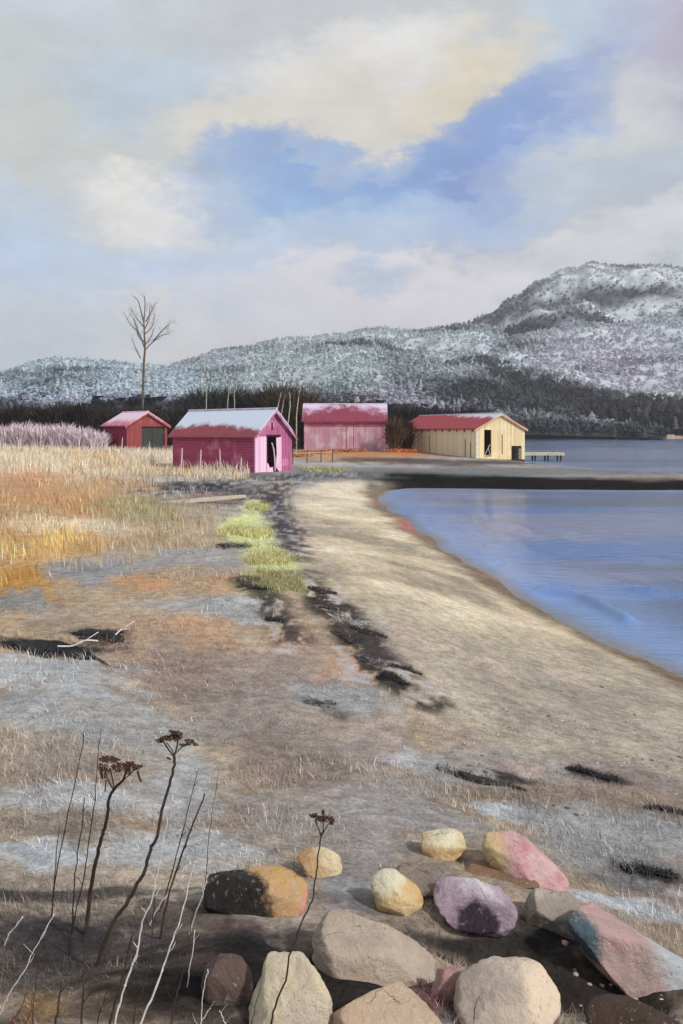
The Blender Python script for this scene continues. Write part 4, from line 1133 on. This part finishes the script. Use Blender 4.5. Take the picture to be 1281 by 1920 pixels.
def stalk(label, pix, wpx, mat, group, lean_d=0.0, cat='stalk', name='dry_stalk', taper=.45):
    P, d = stalk_line(pix, lean_d)
    o_ = P[-1].copy()
    n = len(P)
    j = RNG.normal(0, .0012, (n, 3)); j[-1] = 0
    rad = [wpx / 2 / F * d * (taper + (1 - taper) * i / (n - 1)) * random.uniform(.85, 1.15) for i in range(n)]
    rad = [q * .7 for q in rad]
    b = MB(); b.tube([p - o_ for p in P + j], rad, 6)
    for k in range(2, n - 3, 3):
        if random.random() < .55:
            q = P[k] - o_; sgn = random.choice((-1, 1)); l = random.uniform(.010, .032)
            b.tube([q, q + np.array((sgn * l * .5, random.uniform(-.5, .5) * l, l * .55)), q + np.array((sgn * l * .75, random.uniform(-.6, .6) * l, l * 1.1))], [rad[k] * .6, rad[k] * .45, rad[k] * .25], 4)
        if random.random() < .4:
            b.ellipsoid(tuple(P[k] - o_), (rad[k] * 1.35, rad[k] * 1.35, rad[k] * 1.5), 6, 4, .15)
    o = b.build(name, mat, None, True); o.location = o_
    return tag(o, label, cat, group)
G1 = 'bare dark stalks in the near left corner'
stalk('tall thin dark stalk, leftmost of the tall bare ones', [(158,1370),(155,1400),(140,1470),(125,1540),(105,1640),(96,1720)], 4.2, m_stalk, G1, -.1)
stalk('very thin tall grey stalk just behind the left flower head', [(190,1368),(184,1420),(178,1500),(168,1570),(158,1640),(140,1720),(128,1790)], 4.5, m_stalk, G1, -.15)
stalk('short dark stalk rising below the left flower head', [(158,1495),(155,1550),(145,1600),(139,1680),(134,1750)], 5, m_stalk, G1, -.1)
stalk('short thin dark stalk, leftmost above the dark soil', [(112,1548),(105,1620),(97,1690)], 4, m_stalk, G1, 0)
stalk('faint long stalk right of the tallest flower', [(371,1445),(355,1510),(340,1570),(322,1640),(296,1710)], 4.5, m_stalk, G1, .1)
stalk('thick dark stalk leaning right, beside the faint long one', [(384,1488),(362,1545),(345,1592),(325,1650),(308,1712),(300,1760)], 6.5, m_stalk, G1, 0, taper=.6)
stalk('hair thin upright stalk, rightmost behind the white ones', [(411,1442),(397,1530),(390,1590),(384,1670)], 2.6, m_stalk, G1, .1)
stalk('thick black stalk at the bottom, crossing the frame edge', [(249,1748),(236,1808),(217,1880),(203,1930),(196,1985)], 8, m_stalk, G1, 0, taper=.75)
stalk('dark brown stalk between the two white ones', [(290,1680),(283,1780),(270,1850),(252,1900),(240,1985)], 6, m_stalk, G1, 0, taper=.6)
stalk('dark stalk right of the second white one', [(364,1690),(352,1780),(337,1850),(325,1890),(310,1985)], 5, m_stalk, G1, .05)
stalk('thin brown stalk left of the thick black one', [(215,1795),(203,1850),(195,1878),(184,1912),(176,1985)], 4.5, m_stalk, G1, 0)
stalk('thin upright stalk near the left frame edge', [(75,1768),(68,1840),(62,1893),(58,1960)], 4, m_stalk, G1, .05)
stalk('dark upright stalk over the ochre soil', [(116,1838),(109,1890),(101,1930),(96,1985)], 7, m_stalk, G1, 0, taper=.7)
stalk('dark stubby stalk left of the thin brown one', [(161,1730),(157,1800),(155,1880),(149,1985)], 7, m_stalk, G1, 0)
G2 = 'bleached white stalks in the near left corner'
stalk('longest bleached white stalk, running to the bottom edge', [(314,1535),(303,1600),(293,1652),(282,1696),(267,1728),(259,1778),(244,1820),(226,1876),(216,1918),(205,1985)], 7, m_white_stalk, G2, .0, taper=.3)
stalk('second long bleached stalk, right of the longest', [(366,1612),(354,1660),(341,1712),(325,1761),(305,1814),(289,1863),(266,1912),(240,1985)], 7, m_white_stalk, G2, .05, taper=.3)
stalk('thin white stalk curving down to the left frame edge', [(102,1712),(79,1755),(61,1787),(48,1817),(26,1850),(4,1892),(-20,1940)], 3.4, m_white_stalk, G2, .0, taper=.8)
stalk('short white straw at the far left', [(43,1719),(28,1738),(16,1753),(6,1772)], 4, m_white_stalk, G2, 0, taper=.7)
stalk('slanting white straw crossing behind the longest white stalk', [(346,1641),(320,1671),(297,1700),(276,1734)], 3.6, m_white_stalk, G2, .0, taper=.8)
stalk('thin bluish straw right of the second white stalk', [(388,1650),(377,1688),(364,1720),(352,1752)], 4, m_white_stalk, G2, .0, taper=.6)
stalk('short white straw below the bluish one', [(366,1745),(360,1790),(354,1830),(351,1850)], 3.4, m_white_stalk, G2, 0, taper=.7)
stalk('fine white straw before the rusty stone', [(390,1817),(383,1850),(379,1884),(376,1925)], 3, m_white_stalk, G2, 0, taper=.8)
stalk('stub of white straw at the bottom edge, leaning right', [(394,1890),(384,1905),(374,1924),(360,1985)], 3, m_white_stalk, G2, 0, taper=.8)
stalk('stub of white straw at the bottom edge, leaning left', [(412,1894),(417,1906),(422,1920),(436,1985)], 3, m_white_stalk, G2, 0, taper=.8)
for k, (pix, lab) in enumerate([([(52,1850),(40,1890),(20,1925),(6,1985)], 'rust red blade curving left in the bottom left corner'), ([(62,1862),(56,1900),(45,1930),(36,1985)], 'rust red blade standing upright in the bottom left corner')]):
    stalk(lab, pix, 6, m_rust_stalk, 'rust red blades in the corner', 0, 'stalk', 'rusty_stalk', .3)

def flower(label, stem_px, wpx, rays, heads, lean_d=0.0):
    """dry umbel: stem > ray stalks, flat heads of crumbling florets"""
    P, d = stalk_line(stem_px, lean_d)
    dt_ = d + lean_d
    o_ = P[-1].copy(); n = len(P)
    root = empty('dry_flower', o_); tag(root, label, 'dry flower', 'dry flower stalks in the foreground')
    b = MB(); j = RNG.normal(0, .0012, (n, 3)); j[-1] = 0; j[0] = 0
    b.tube([p - o_ for p in P + j], [wpx / 2 / F * d * (.62 + .38 * i / (n - 1)) for i in range(n)], 7)
    b.build('stem', m_stalk, root, True)
    for line, w in rays:
        off = random.uniform(-.012, .012)
        Q = smooth_line([px3(u, v, dt_ + off * i / max(1, len(line) - 1)) for i, (u, v) in enumerate(line)])
        b = MB(); b.tube([q - o_ for q in Q], [w / 2 / F * d] * len(Q), 5); b.build('ray', m_stalk, root, True)
    for (u, v, w, hpx, sl) in heads:
        b = MB(); c = px3(u, v, dt_) - o_
        rw = w / 2 / F * d; rh = hpx / 2 / F * d
        for k in range(int(38 + w)):
            a = random.uniform(0, 6.28); q = math.sqrt(random.uniform(0, 1))
            dx, dy = q * rw * math.cos(a), q * rw * .7 * math.sin(a)
            e = random.uniform(.10, .2) * rw * .8
            b.ellipsoid((c[0] + dx, c[1] + dy, c[2] + dx * sl + random.uniform(-.5, .6) * rh), (e, e, e * random.uniform(.5, 1.0)), 5, 3, .3)
            if random.random() < .35:
                b.tube([(c[0] + dx, c[1] + dy, c[2] + dx * sl), (c[0] + dx * .45, c[1] + dy * .45, c[2] - rh * 2.2)], .0007, 3, False)
        h_ = b.build('flower_head', m_head, root)
    return root
flower('dry flat topped flower with a heavy broken head, left of the tallest', [(230,1464),(216,1477),(204,1500),(203,1523),(196,1551),(189,1577),(183,1607),(176,1632),(168,1690),(160,1752)], 8,
    [([(214,1479),(211,1460),(206,1440)],2.5),([(212,1480),(202,1460),(196,1440)],2.5),([(197,1484),(199,1462)],2.5),([(230,1464),(236,1450),(243,1436)],4),([(258,1446),(261,1456),(265,1466)],4),([(230,1464),(248,1448),(258,1440)],2.5)],
    [(206,1424,36,6,-.12),(194,1440,22,18,-.3),(240,1434,26,16,.25),(256,1436,24,7,-.25),(222,1436,26,10,.1)], -.05)
flower('tallest dry flower stalk with a three part flat head', [(326,1418),(327,1434),(318,1471),(307,1509),(299,1546),(293,1572),(282,1593),(272,1633),(258,1656),(236,1696),(213,1728),(193,1776),(178,1812)], 8,
    [([(326,1418),(318,1408),(306,1390)],3),([(326,1418),(322,1405),(312,1392)],2.2),([(327,1416),(332,1400),(334,1380)],3),([(327,1416),(340,1402),(354,1392)],2.2),([(320,1424),(313,1420)],4)],
    [(300,1386,20,6,.25),(330,1374,26,7,-.1),(322,1383,40,4,.0),(355,1389,20,8,-.1),(366,1394,12,4,-.4),(345,1396,18,3,0)], 0)
flower('small thin dry flower standing before the brown and cream stone', [(600,1580),(596,1615),(592,1650),(585,1687),(566,1728),(556,1760),(543,1790),(536,1837),(516,1886),(506,1930),(496,1985)], 4.2,
    [([(600,1580),(602,1568),(606,1557),(606,1542)],2.4),([(603,1568),(594,1545),(592,1534)],2.2),([(604,1566),(614,1548),(624,1536)],2.2),([(602,1572),(598,1556),(590,1538)],1.8)],
    [(588,1528,16,5,.1),(607,1534,30,6,.1),(622,1533,12,12,-.5),(606,1520,7,8,0),(598,1532,14,4,0)], 0)
stalk('second thin stalk beside the small dry flower', [(552,1608),(551,1625),(547,1650)], 2.5, m_stalk, G1)
stalk('thin stalk over the yellow boulder', [(492,1820),(486,1860),(478,1890),(470,1930),(462,1985)], 3, m_stalk, G1)

# ------------------------------------------------------------------ wrack and turf clumps along the beach edge
DRIFT = -.35
def clump(label, u, v, ru, rv, col, seed, n=500, up=.5):
    p = at(u, v); d = p[1]
    rx = ru / F * d; ry = max(.06, abs(at(u, v - rv)[1] - at(u, v + rv)[1]) / 2); ry = min(ry, rx * 1.3)
    rz = max(.6 * rv / F * d, .03)
    root = empty('seaweed_clump', (p[0], d, p[2])); tag(root, label, 'seaweed clump', 'dark clumps along the beach')
    r = np.random.default_rng(seed)
    bend = r.normal(0, .3); ph_ = r.uniform(0, 6)
    def bow(t): return ry * (bend * (t * t - .4) * .8 + .2 * np.sin(t * 3 + ph_)) + t * rx * DRIFT
    P = ICO * 1.0
    nz = fbm(P[:, 0] * 2.6 + seed, P[:, 1] * 2.6, seed, 4) + fbm(P[:, 1] * 2.6, P[:, 2] * 2.6 + seed, seed + 4, 4) - 1
    th = (.35 + .65 * fbm(P[:, 0] * 2 + seed, P[:, 0] * 0, seed + 2, 3))
    P = P * (1 + nz * 1.6)[:, None]
    P = np.stack([P[:, 0] * rx * .95, P[:, 1] * ry * .75 * th + bow(P[:, 0]), P[:, 2] * rz * .55 * th], 1)
    P[:, 2] += height(P[:, 0] + p[0], P[:, 1] + d) - p[2]
    c0 = lin(col)
    cc = np.tile(c0, (len(P), 1)) * (1 + nz * .9)[:, None]
    np_mesh('heap', P, ICF.ravel(), np.full(len(ICF), 3), m_clump, root, np.clip(cc, .004, .9), True)
    t = r.uniform(-1.15, 1.15, n)
    tk = (.35 + .9 * fbm(t * 2 + seed, t * 0, seed + 2, 3)) * np.sqrt(np.clip(1.2 - t * t * .8, .05, 1))
    x, y = t * rx, bow(t) + r.normal(0, .5, n) * ry * tk
    z = height(x + p[0], y + d) - p[2] + r.uniform(0, .5, n) * rz * tk
    h = r.uniform(.5, 1.4, n) * max(rz * .9, .035); 
    bc = c0[None] * np.exp(r.normal(.15, .6, n))[:, None]
    blades('foliage', np.stack([x, y, z], 1), h, np.full(n, max(.006, d * .0008)), r.uniform(0, 6.28, n), np.clip(r.normal(.88, .1, n), .5, .97), bc, m_clump, root)
    return root
m_clump = mat_attr('wrack_and_turf', .3, 14, .8, .01, 40)
K1 = (64, 58, 57)
for i, (u, v, ru, rv, col, lab) in enumerate([
    (480,1103,28,13,(64,60,62),'dark clump on the slope below the mossy patch'),
    (516,1164,16,18,(70,66,66),'dark straggling clump on the slope, below the moss'),
    (604,1108,24,6,(66,58,58),'flat dark clump where the moss meets the sand'),
    (622,1142,24,9,(84,78,76),'brownish clump at the sand edge above the rows of wrack'),
    (690,1186,30,7,K1,'long dark wrack clump halfway down the sand edge'),
    (656,1200,22,9,(66,58,60),'dark wrack clump left of the long one'),
    (735,1274,26,9,(44,42,44),'black wrack clump at the lower end of the sand edge'),
    (700,1240,30,8,(96,92,94),'grey wrack clump above the black one'),
    (660,1165,30,8,(140,138,138),'pale grey turf clump between the dark ones'),
    (760,1255,26,6,(70,66,66),'small dark clump right of the black one'),
    (900,1462,70,11,(62,58,58),'wide dark wrack clump above the big pink stone'),
    (1112,1452,38,11,(40,37,38),'black wrack clump near the right edge of the shingle'),
    (1216,1637,40,15,(46,44,44),'black clump right of the big pink stone'),
    (1250,1520,34,5,(60,54,52),'small flat dark clump at the right frame edge'),
    (600,1320,26,16,(110,110,110),'grey weed clump in the middle of the slope'),
    (440,1024,30,6,(48,48,46),'dark tuft added for the shadow under the bright moss'),  # dark heap stands in for the shadow below the moss
    (95,1224,95,12,(40,40,43),'long black streak of wrack in the hollow at the left edge'),
    (186,1192,46,11,(46,44,45),'black wrack at the right end of the hollow at left')]):
    clump(lab, u, v, ru, rv, col, 300 + i, 420)

# bright tussocks of new grass
def tussock(label, u, v, ru, rv, hpx, col, seed, n=1500):
    p = at(u, v); d = p[1]
    rx = ru / F * d; ry = max(.1, min(abs(at(u, v - rv)[1] - at(u, v + rv)[1]) / 2, rx * 2.5))
    r = np.random.default_rng(seed); a = r.uniform(0, 6.28, n); q = np.sqrt(r.uniform(0, 1, n))
    lob = .35 + 1.3 * fbm(np.cos(a) * 1.8 + seed, np.sin(a) * 1.8, seed + 5, 3)
    x, y = np.cos(a) * q * rx * lob, np.sin(a) * q * ry * lob
    z = height(x + p[0], y + d) - p[2]
    c = lin(col)[None] * np.exp(r.normal(0.08, .25, n))[:, None]
    c = np.where((r.uniform(0, 1, n) < .2)[:, None], lin((186, 160, 128))[None], c)
    h = hpx * .68 / F * d * r.uniform(.5, 1.3, n)
    o = blades('grass_tussock', np.stack([x, y, z - .01], 1), h, np.full(n, d * .0010), r.uniform(0, 6.28, n), np.clip(r.normal(.5, .2, n), .05, .95), c, m_grass)
    o.location = p
    return tag(o, label, 'grass tussock', 'tussocks of bright grass')
tussock('brightest yellow green grass tussock at the edge of the path', 462, 998, 46, 22, 16, (204,203,146), 401, 2200)
tussock('small yellow green tussock at the top of the bright patch', 482, 952, 22, 12, 12, (196,198,142), 402, 700)
tussock('lower yellow green tussock, nearest the sand', 506, 1046, 44, 20, 16, (196,192,142), 403, 1600)
tussock('dull olive tussock under the bright ones', 522, 1092, 52, 18, 16, (158,154,112), 404, 1300)
tussock('pale yellow tussock before the near pink boathouse', 606, 882, 40, 4, 8, (176,172,126), 405, 500)

# weathered plank lying in the grass
pa, pb = at(328, 949), at(402, 936)
root = (pa + pb) / 2
b = MB(); dv = pb - pa; ln = np.linalg.norm(dv[:2])
yaw = math.atan2(dv[1], dv[0]) * .35
b.prism([(-ln*.42, 0), (ln*.42, 0.0), (ln*.42, .09), (ln*.1, .12), (-ln*.42, .10)], -.12, .12)
pl = b.build('plank', mat_plain('grey_weathered_plank', (206, 196, 178), (176, 164, 146), 4, .85, .01, (1, 8, 8)))
pl.location = (root[0], root[1], gz(root[0], root[1]) + .02); pl.rotation_euler = (0, math.radians(-3), yaw)
tag(pl, 'pale weathered plank lying in the grass below the pink boathouse', 'plank')

for lab, pix in (('pale forked twig at the right end of the black hollow', [(238,1186),(228,1192),(216,1197)]), ('pale broken twig lying along the black hollow', [(184,1208),(160,1213),(136,1217),(108,1224)])):
    Q = []
    for i, (u, v) in enumerate(pix):
        q = at(u, v); Q.append(q + np.array((0, 0, .03 + .03 * (i % 2))))
    o_ = Q[-1].copy(); b = MB(); b.tube([q - o_ for q in smooth_line(Q)], .0075, 5); b.tube([Q[1] - o_, Q[1] - o_ + np.array((.10, .08, .06))], .005, 4)
    o = b.build('driftwood_twig', bpy.data.materials['bleached_stake'] if 'bleached_stake' in bpy.data.materials else m_white_stalk, None, True); o.location = o_
    tag(o, lab, 'twig', 'pale twigs in the hollow')

# ------------------------------------------------------------------ trees
m_bark = mat_plain('dark_bark', (66, 56, 50), (92, 80, 70), 3, .9, .02)
m_needle = mat_attr('dark_needles', .25, 3, .9)
def spruce(u, vtop, d, wide, col, label, seed, name='spruce_tree', n=900):
    r = np.random.default_rng(seed)
    x0 = (u - CU) / F * d; g = gz(x0, d); h = EYE + (CV - vtop) / F * d - g
    root = empty(name, (x0, d, g)); tag(root, label, 'tree', 'dark spruces behind the boathouses')
    b = MB(); b.tube([(0, 0, -.3), (.05, 0, h * .5), (0, .03, h * .96)], [h * .018, h * .011, .02], 7); b.build('trunk', m_bark, root)
    k = np.sqrt(r.uniform(0, 1, n)); z = h * (1 - k * .93)
    rad = wide * k * (0.75 + .5 * fbm(z * 2.2 / h * 4, np.full(n, seed * 1.7), seed, 2)) * r.uniform(.25, 1.0, n)
    a = r.uniform(0, 6.28, n)
    c = np.stack([np.cos(a) * rad, np.sin(a) * rad, z], 1)
    ln = h * .075 * r.uniform(.6, 1.5, n)
    dr_ = np.stack([np.cos(a), np.sin(a), r.uniform(-.7, .05, n)], 1)
    sd = np.stack([-np.sin(a), np.cos(a), r.normal(0, .35, n)], 1)
    V = np.stack([c - dr_ * ln[:, None] * .6, c + sd * (ln * .32)[:, None], c + dr_ * ln[:, None] * .8, c - sd * (ln * .32)[:, None]], 1).reshape(-1, 3)
    C = lin(col)[None] * np.exp(r.normal(0, .35, n))[:, None]
    np_mesh('crown', V, np.arange(n * 4), np.full(n, 4), m_needle, root, np.repeat(np.clip(C, .004, .8), 4, 0))
    return root
SPR = [(344,738,112,1.6,(52,52,52),'low dark spruce at the left end of the row'),(366,716,118,2.0,(50,50,50),'dark spruce left of the pale pair of trunks'),
       (384,700,120,2.2,(54,52,50),'tall dark spruce behind the single pale trunk'),(408,722,116,2.0,(48,50,54),'dark spruce in the dip between two taller ones'),
       (434,696,118,2.2,(58,52,46),'brownish tall spruce behind the pale pair of trunks'),(460,712,122,2.2,(46,50,58),'bluish dark spruce behind the roof of the near boathouse'),
       (486,704,116,2.2,(46,48,54),'dark spruce above the ridge of the near pink boathouse'),(512,694,112,2.3,(50,46,44),'tall spruce above the gable of the near pink boathouse'),
       (532,688,104,2.2,(56,50,44),'tallest spruce, behind the thin white saplings'),(556,696,100,1.9,(66,56,46),'brown spruce just left of the far pink boathouse'),
       (596,728,124,2.4,(42,44,50),'dark spruce behind the left end of the far pink roof'),(640,732,126,2.6,(42,42,48),'dark spruce behind the middle of the far pink roof'),
       (690,734,126,2.6,(40,40,46),'dark spruce behind the right end of the far pink roof'),(764,742,120,2.2,(44,40,42),'dark spruce left of the red tin roof'),
       (806,748,124,2.4,(40,38,42),'dark spruce behind the left end of the red tin roof'),(852,744,128,2.6,(38,38,44),'dark spruce behind the middle of the red tin roof'),
       (896,746,128,2.4,(38,36,42),'dark spruce behind the right end of the red tin roof')]
def twig_bush(name, label, u, vtop, d, wide, col, seed, n=700, cat='shrub', group=None, spread=.45, wmul=1.0, zbase=None):
    r = np.random.default_rng(seed)
    x0 = (u - CU) / F * d; g = gz(x0, d); h = EYE + (CV - vtop) / F * d - g
    root = empty(name, (x0, d, g)); tag(root, label, cat, group)
    b = MB()
    for k in range(7):
        a = r.uniform(0, 6.28); e = r.uniform(.2, .6) * wide
        b.tube([(r.normal(0, .1), r.normal(0, .1), -.2), (math.cos(a) * e * .4, math.sin(a) * e * .4, h * .35), (math.cos(a) * e, math.sin(a) * e, h * r.uniform(.6, .85))], [.05, .035, .012], 5)
    b.build('stems', m_bark, root)
    a = r.uniform(0, 6.28, n); q = np.sqrt(r.uniform(0, 1, n)) * wide
    zb = h * r.uniform(0, .55, n)
    P = np.stack([np.cos(a) * q * .8, np.sin(a) * q * .8, zb], 1)
    hh = (h - zb) * r.uniform(.45, 1.0, n) * (1 - .35 * (q / wide) ** 2)
    C = lin(col)[None] * np.exp(r.normal(0, .3, n))[:, None]
    blades('twigs', P, hh, np.full(n, d * .0010 * wmul), a + r.normal(0, .8, n), np.clip(r.normal(spread, .2, n), 0, .9), np.clip(C, .004, .9), m_twig, root)
    return root
for i, sp in enumerate(SPR):
    twig_bush('dark_tree', sp[5].replace('spruce', 'leafless tree'), sp[0], sp[1] + 6, sp[2], sp[3] * (1.1 + .5 * (i % 3 == 0)), tuple(q + 10 for q in sp[4]), 500 + i, 1050, 'tree', 'dark leafless trees behind the boathouses', .42, 1.15)
# dark scrub along the back of the field
HG = 'dark scrub along the back of the field'
for i, u in enumerate(range(-8, 350, 32)):
    vt = np.interp(u, [-110, 0, 120, 250, 330], [744, 748, 748, 754, 766]) + RNG.uniform(-9, 7)
    pos = ['at the left frame edge', 'at the left frame edge', 'behind the pink brush', 'left of the bare tree', 'around the foot of the bare tree', 'behind the red shed'][0 if u < -30 else 1 if u < 30 else 2 if u < 170 else 3 if u < 250 else 4 if u < 290 else 5]
    twig_bush('scrub_bush', f'dark leafless scrub bush {pos}', u, vt, RNG.uniform(102, 112), 2.2, (58, 50, 48), 600 + i, 650, 'bush', HG, .4, 1.9)
# pale pink brush left of the red shed
PB = 'pale pink brush left of the red shed'
for i, (u, vt, lab) in enumerate([(8,788,'pale pink brush clump cut by the left frame edge'),(44,782,'pale pink brush clump second from the left frame edge'),(82,786,'pale pink brush clump in the middle of the bank'),
     (118,784,'pale pink brush clump right of the middle of the bank'),(150,790,'pale pink brush clump second from the red shed'),(180,800,'pale pink brush clump touching the red shed')]):
    twig_bush('pink_brush', lab, u, vt, 84 - i * .5, 1.5, (242, 214, 222), 640 + i, 620, 'bush', PB, .45, 1.1)
for i, (u, vt, d, w, c, lab) in enumerate([(564,742,97,1.0,(84,70,56),'brown bare bush against the left end of the far pink boathouse'),(740,772,90,.7,(104,82,66),'brown bare bush between the far pink and the yellow boathouse'),
     (758,776,92,1.0,(70,54,52),'dark bare bush at the back corner of the yellow boathouse'),(530,790,62,.6,(70,60,50),'dark low bush behind the right wall of the near pink boathouse')]):
    twig_bush('bare_bush', lab, u, vt, d, w, c, 660 + i, 700, 'bush', 'bare bushes between the boathouses', .35, 1.2)
# low dead bracken
for i, (u, v, w, c) in enumerate([(596,850,1.2,(190,132,88)),(650,848,1.4,(176,120,80)),(752,848,1.0,(200,120,74)),(560,856,.9,(190,150,110))]):
    p = at(u, v)
    twig_bush('bracken_patch', ['rusty bracken below the left end of the far pink boathouse','rusty bracken below the middle of the far pink boathouse','orange bracken at the back corner of the yellow boathouse','tan bracken right of the near pink boathouse'][i], u, v - 9, p[1], w * 2, c, 680 + i, 420, 'bracken', 'rusty bracken between the boathouses', .6)

# thin pale birches
m_birch = mat_plain('pale_birch_bark', (206, 198, 184), (160, 148, 130), 6, .8)
def birch(label, pix, d, wpx, seed):
    P = smooth_line([px3(u, v, d + .15 * i) for i, (u, v) in enumerate(pix)])
    g = gz(P[-1][0], P[-1][1]); P = np.concatenate([P, [[P[-1][0], P[-1][1], g - .2]]]) if P[-1][2] > g else P
    o_ = P[-1].copy(); root = empty('birch_sapling', o_); tag(root, label, 'tree', 'thin pale birches')
    n = len(P); b = MB(); b.tube([p - o_ for p in P], [wpx / 2 / F * d * (.5 + .5 * i / n) for i in range(n)], 6); b.build('trunk', m_birch, root)
    r = np.random.default_rng(seed); b = MB()
    for k in range(12):
        q = P[int(r.integers(0, max(1, n // 2)))] - o_; a = r.uniform(0, 6.28); l = r.uniform(.4, 1.0)
        b.tube([q, q + np.array((math.cos(a) * l * .4, math.sin(a) * l * .4, l * .6)), q + np.array((math.cos(a) * l * .8, math.sin(a) * l * .8, l * .9))], [.02, .014, .006], 4)
    b.build('crown', m_bark, root)
birch('single pale birch before the tall dark spruce', [(387,702),(388,722),(387,752)], 108, 2.4, 1)
birch('left one of the pale birch pair', [(429,700),(430,722),(427,756)], 108, 2.2, 2)
birch('right one of the pale birch pair', [(442,706),(439,725),(440,754)], 108, 2.2, 3)
birch('short white sapling leaning, left of the boathouse gable group', [(528,733),(524,750),(520,768)], 70, 2.4, 4)
birch('middle white sapling behind the near boathouse gable', [(535,738),(531,758),(527,782)], 70, 2.4, 5)
birch('longest white sapling right of the near boathouse gable', [(543,735),(544,760),(539,804)], 66, 3.0, 6)
birch('brownish sapling left of the far pink boathouse', [(565,722),(560,745),(556,780)], 84, 2.6, 7)

# the tall bare tree
D = 118
tx = (269 - CU) / F * D; tg = gz(tx, D)
tree = empty('bare_tree', (tx, D, tg)); tag(tree, 'tall leafless tree rising above the low hill at left', 'tree')
o_ = np.array((tx, D, tg))
m_treebark = mat_plain('brown_bark', (104, 86, 72), (128, 108, 90), 2, .9, .03)
trunk_px = [(249,554),(259,564),(263,577),(266,589),(270,607),(271,631),(272,655),(270,682),(268,747),(268,792)]
P = smooth_line([px3(u, v, D + .3 * math.sin(i)) for i, (u, v) in enumerate(trunk_px)]) - o_
b = MB(); n = len(P); b.tube(P, [.035 + .14 * (i / n) ** .9 for i in range(n)], 8); b.build('trunk', m_treebark, tree, True)
LIMBS = [[(273,656),(283,645),(301,630),(318,626)],[(287,640),(305,619),(317,609)],[(271,652),(261,626),(247,611),(238,597)],[(270,609),(271,591),(272,570),(271,556)],
         [(271,627),(285,613),(290,592)],[(269,612),(256,596),(247,583)],[(273,604),(283,586),(290,573)],[(264,672),(257,658),(251,645)],[(261,627),(254,606),(250,596)],[(271,618),(279,600),(281,580)],
         [(270,640),(262,634),(256,618)],[(272,646),(282,634),(288,618)]]
tw = MB()
def twig(p, dirv, l, rad, depth, r):
    if depth == 0 or l < .25: return
    q = p + dirv * l * .5 + r.normal(0, .05, 3) * l; e = q + (dirv + r.normal(0, .15, 3)) * l * .5
    tw.tube([p, q, e], [rad, rad * .75, rad * .5], 4, False)
    for k in range(3):
        nd = dirv + r.normal(0, .55, 3) + np.array((0, 0, .3)); nd /= np.linalg.norm(nd)
        twig(q if k == 0 else e, nd, l * r.uniform(.5, .75), rad * .6, depth - 1, r)
r = np.random.default_rng(5)
for k, lm in enumerate(LIMBS):
    dd = r.uniform(-1.6, 1.6)
    Q = smooth_line([px3(u, v, D + dd * i / (len(lm) - 1)) for i, (u, v) in enumerate(lm)]) - o_
    n = len(Q); b = MB(); b.tube(Q, [.075 * (1 - .75 * i / n) + .015 for i in range(n)], 6); b.build('limb', m_treebark, tree, True)
    for j in range(2, n):
        t = Q[min(j + 1, n - 1)] - Q[j - 1]; t /= np.linalg.norm(t) + 1e-6
        for _ in range(1):
            nd = t + r.normal(0, .42, 3) + np.array((0, 0, .4)); nd /= np.linalg.norm(nd)
            twig(Q[j], nd, r.uniform(.4, .9), .018, 3, r)
tw.build('crown', m_treebark, tree)

# ------------------------------------------------------------------ stakes and a rail fence
m_stake = mat_plain('bleached_stake', (216, 206, 206), (188, 170, 168), 5, .8)
for i, (u0, v0, u1, v1, lab) in enumerate([(201,822,196,848,'short leaning stake before the dark wall of the red shed'),(230,820,226,850,'tallest stake, at the corner of the red shed'),
    (281,828,277,850,'leaning stake before the dark door of the red shed'),(342,840,338,862,'stake below the left end of the near pink boathouse'),
    (377,843,374,864,'stub of a stake before the magenta wall'),(453,858,449,880,'stake at the right end of the magenta wall'),(412,842,413,862,'thin straight stake before the middle of the magenta wall')]):
    d = 70 if u0 < 300 else 50.5
    p = px3(u0, v0, d); q = px3(u1, v1, d); g = gz(q[0], d); q[2] = min(q[2], g) - .1
    b = MB(); b.tube([p - q, (p - q) * .5 + np.array((.02, 0, 0)), (0, 0, 0)], [.03, .05, .055], 6)
    o = b.build('fence_stake', m_stake); o.location = q; tag(o, lab, 'stake', 'white stakes in the tall grass')
fp = [px3(u, 0, 63) for u in (549, 574, 600, 622)]
fr_ = empty('fence', (fp[0][0], 63, gz(fp[0][0], 63))); tag(fr_, 'thin grey rail fence right of the near pink boathouse', 'fence')
f0 = np.array(fr_.location)
for k, p in enumerate(fp):
    g = gz(p[0], 63 + k * 1.5); b = MB(); q = np.array((p[0], 63 + k * 1.5, g)) - f0
    b.tube([q + np.array((0, 0, -.3)), q + np.array((.03, 0, .9))], .045, 6); b.build('post', mat_plain('grey_post', (110, 100, 90), (84, 78, 72), 5) if k == 0 else bpy.data.materials['grey_post'], fr_)
for hz_ in (.75,):
    b = MB(); b.tube([np.array((p[0], 63 + k * 1.5, gz(p[0], 63 + k * 1.5) + hz_)) - f0 - np.array((0, .06, 0)) for k, p in enumerate(fp)], .022, 5); b.build('rail', m_stake, fr_)
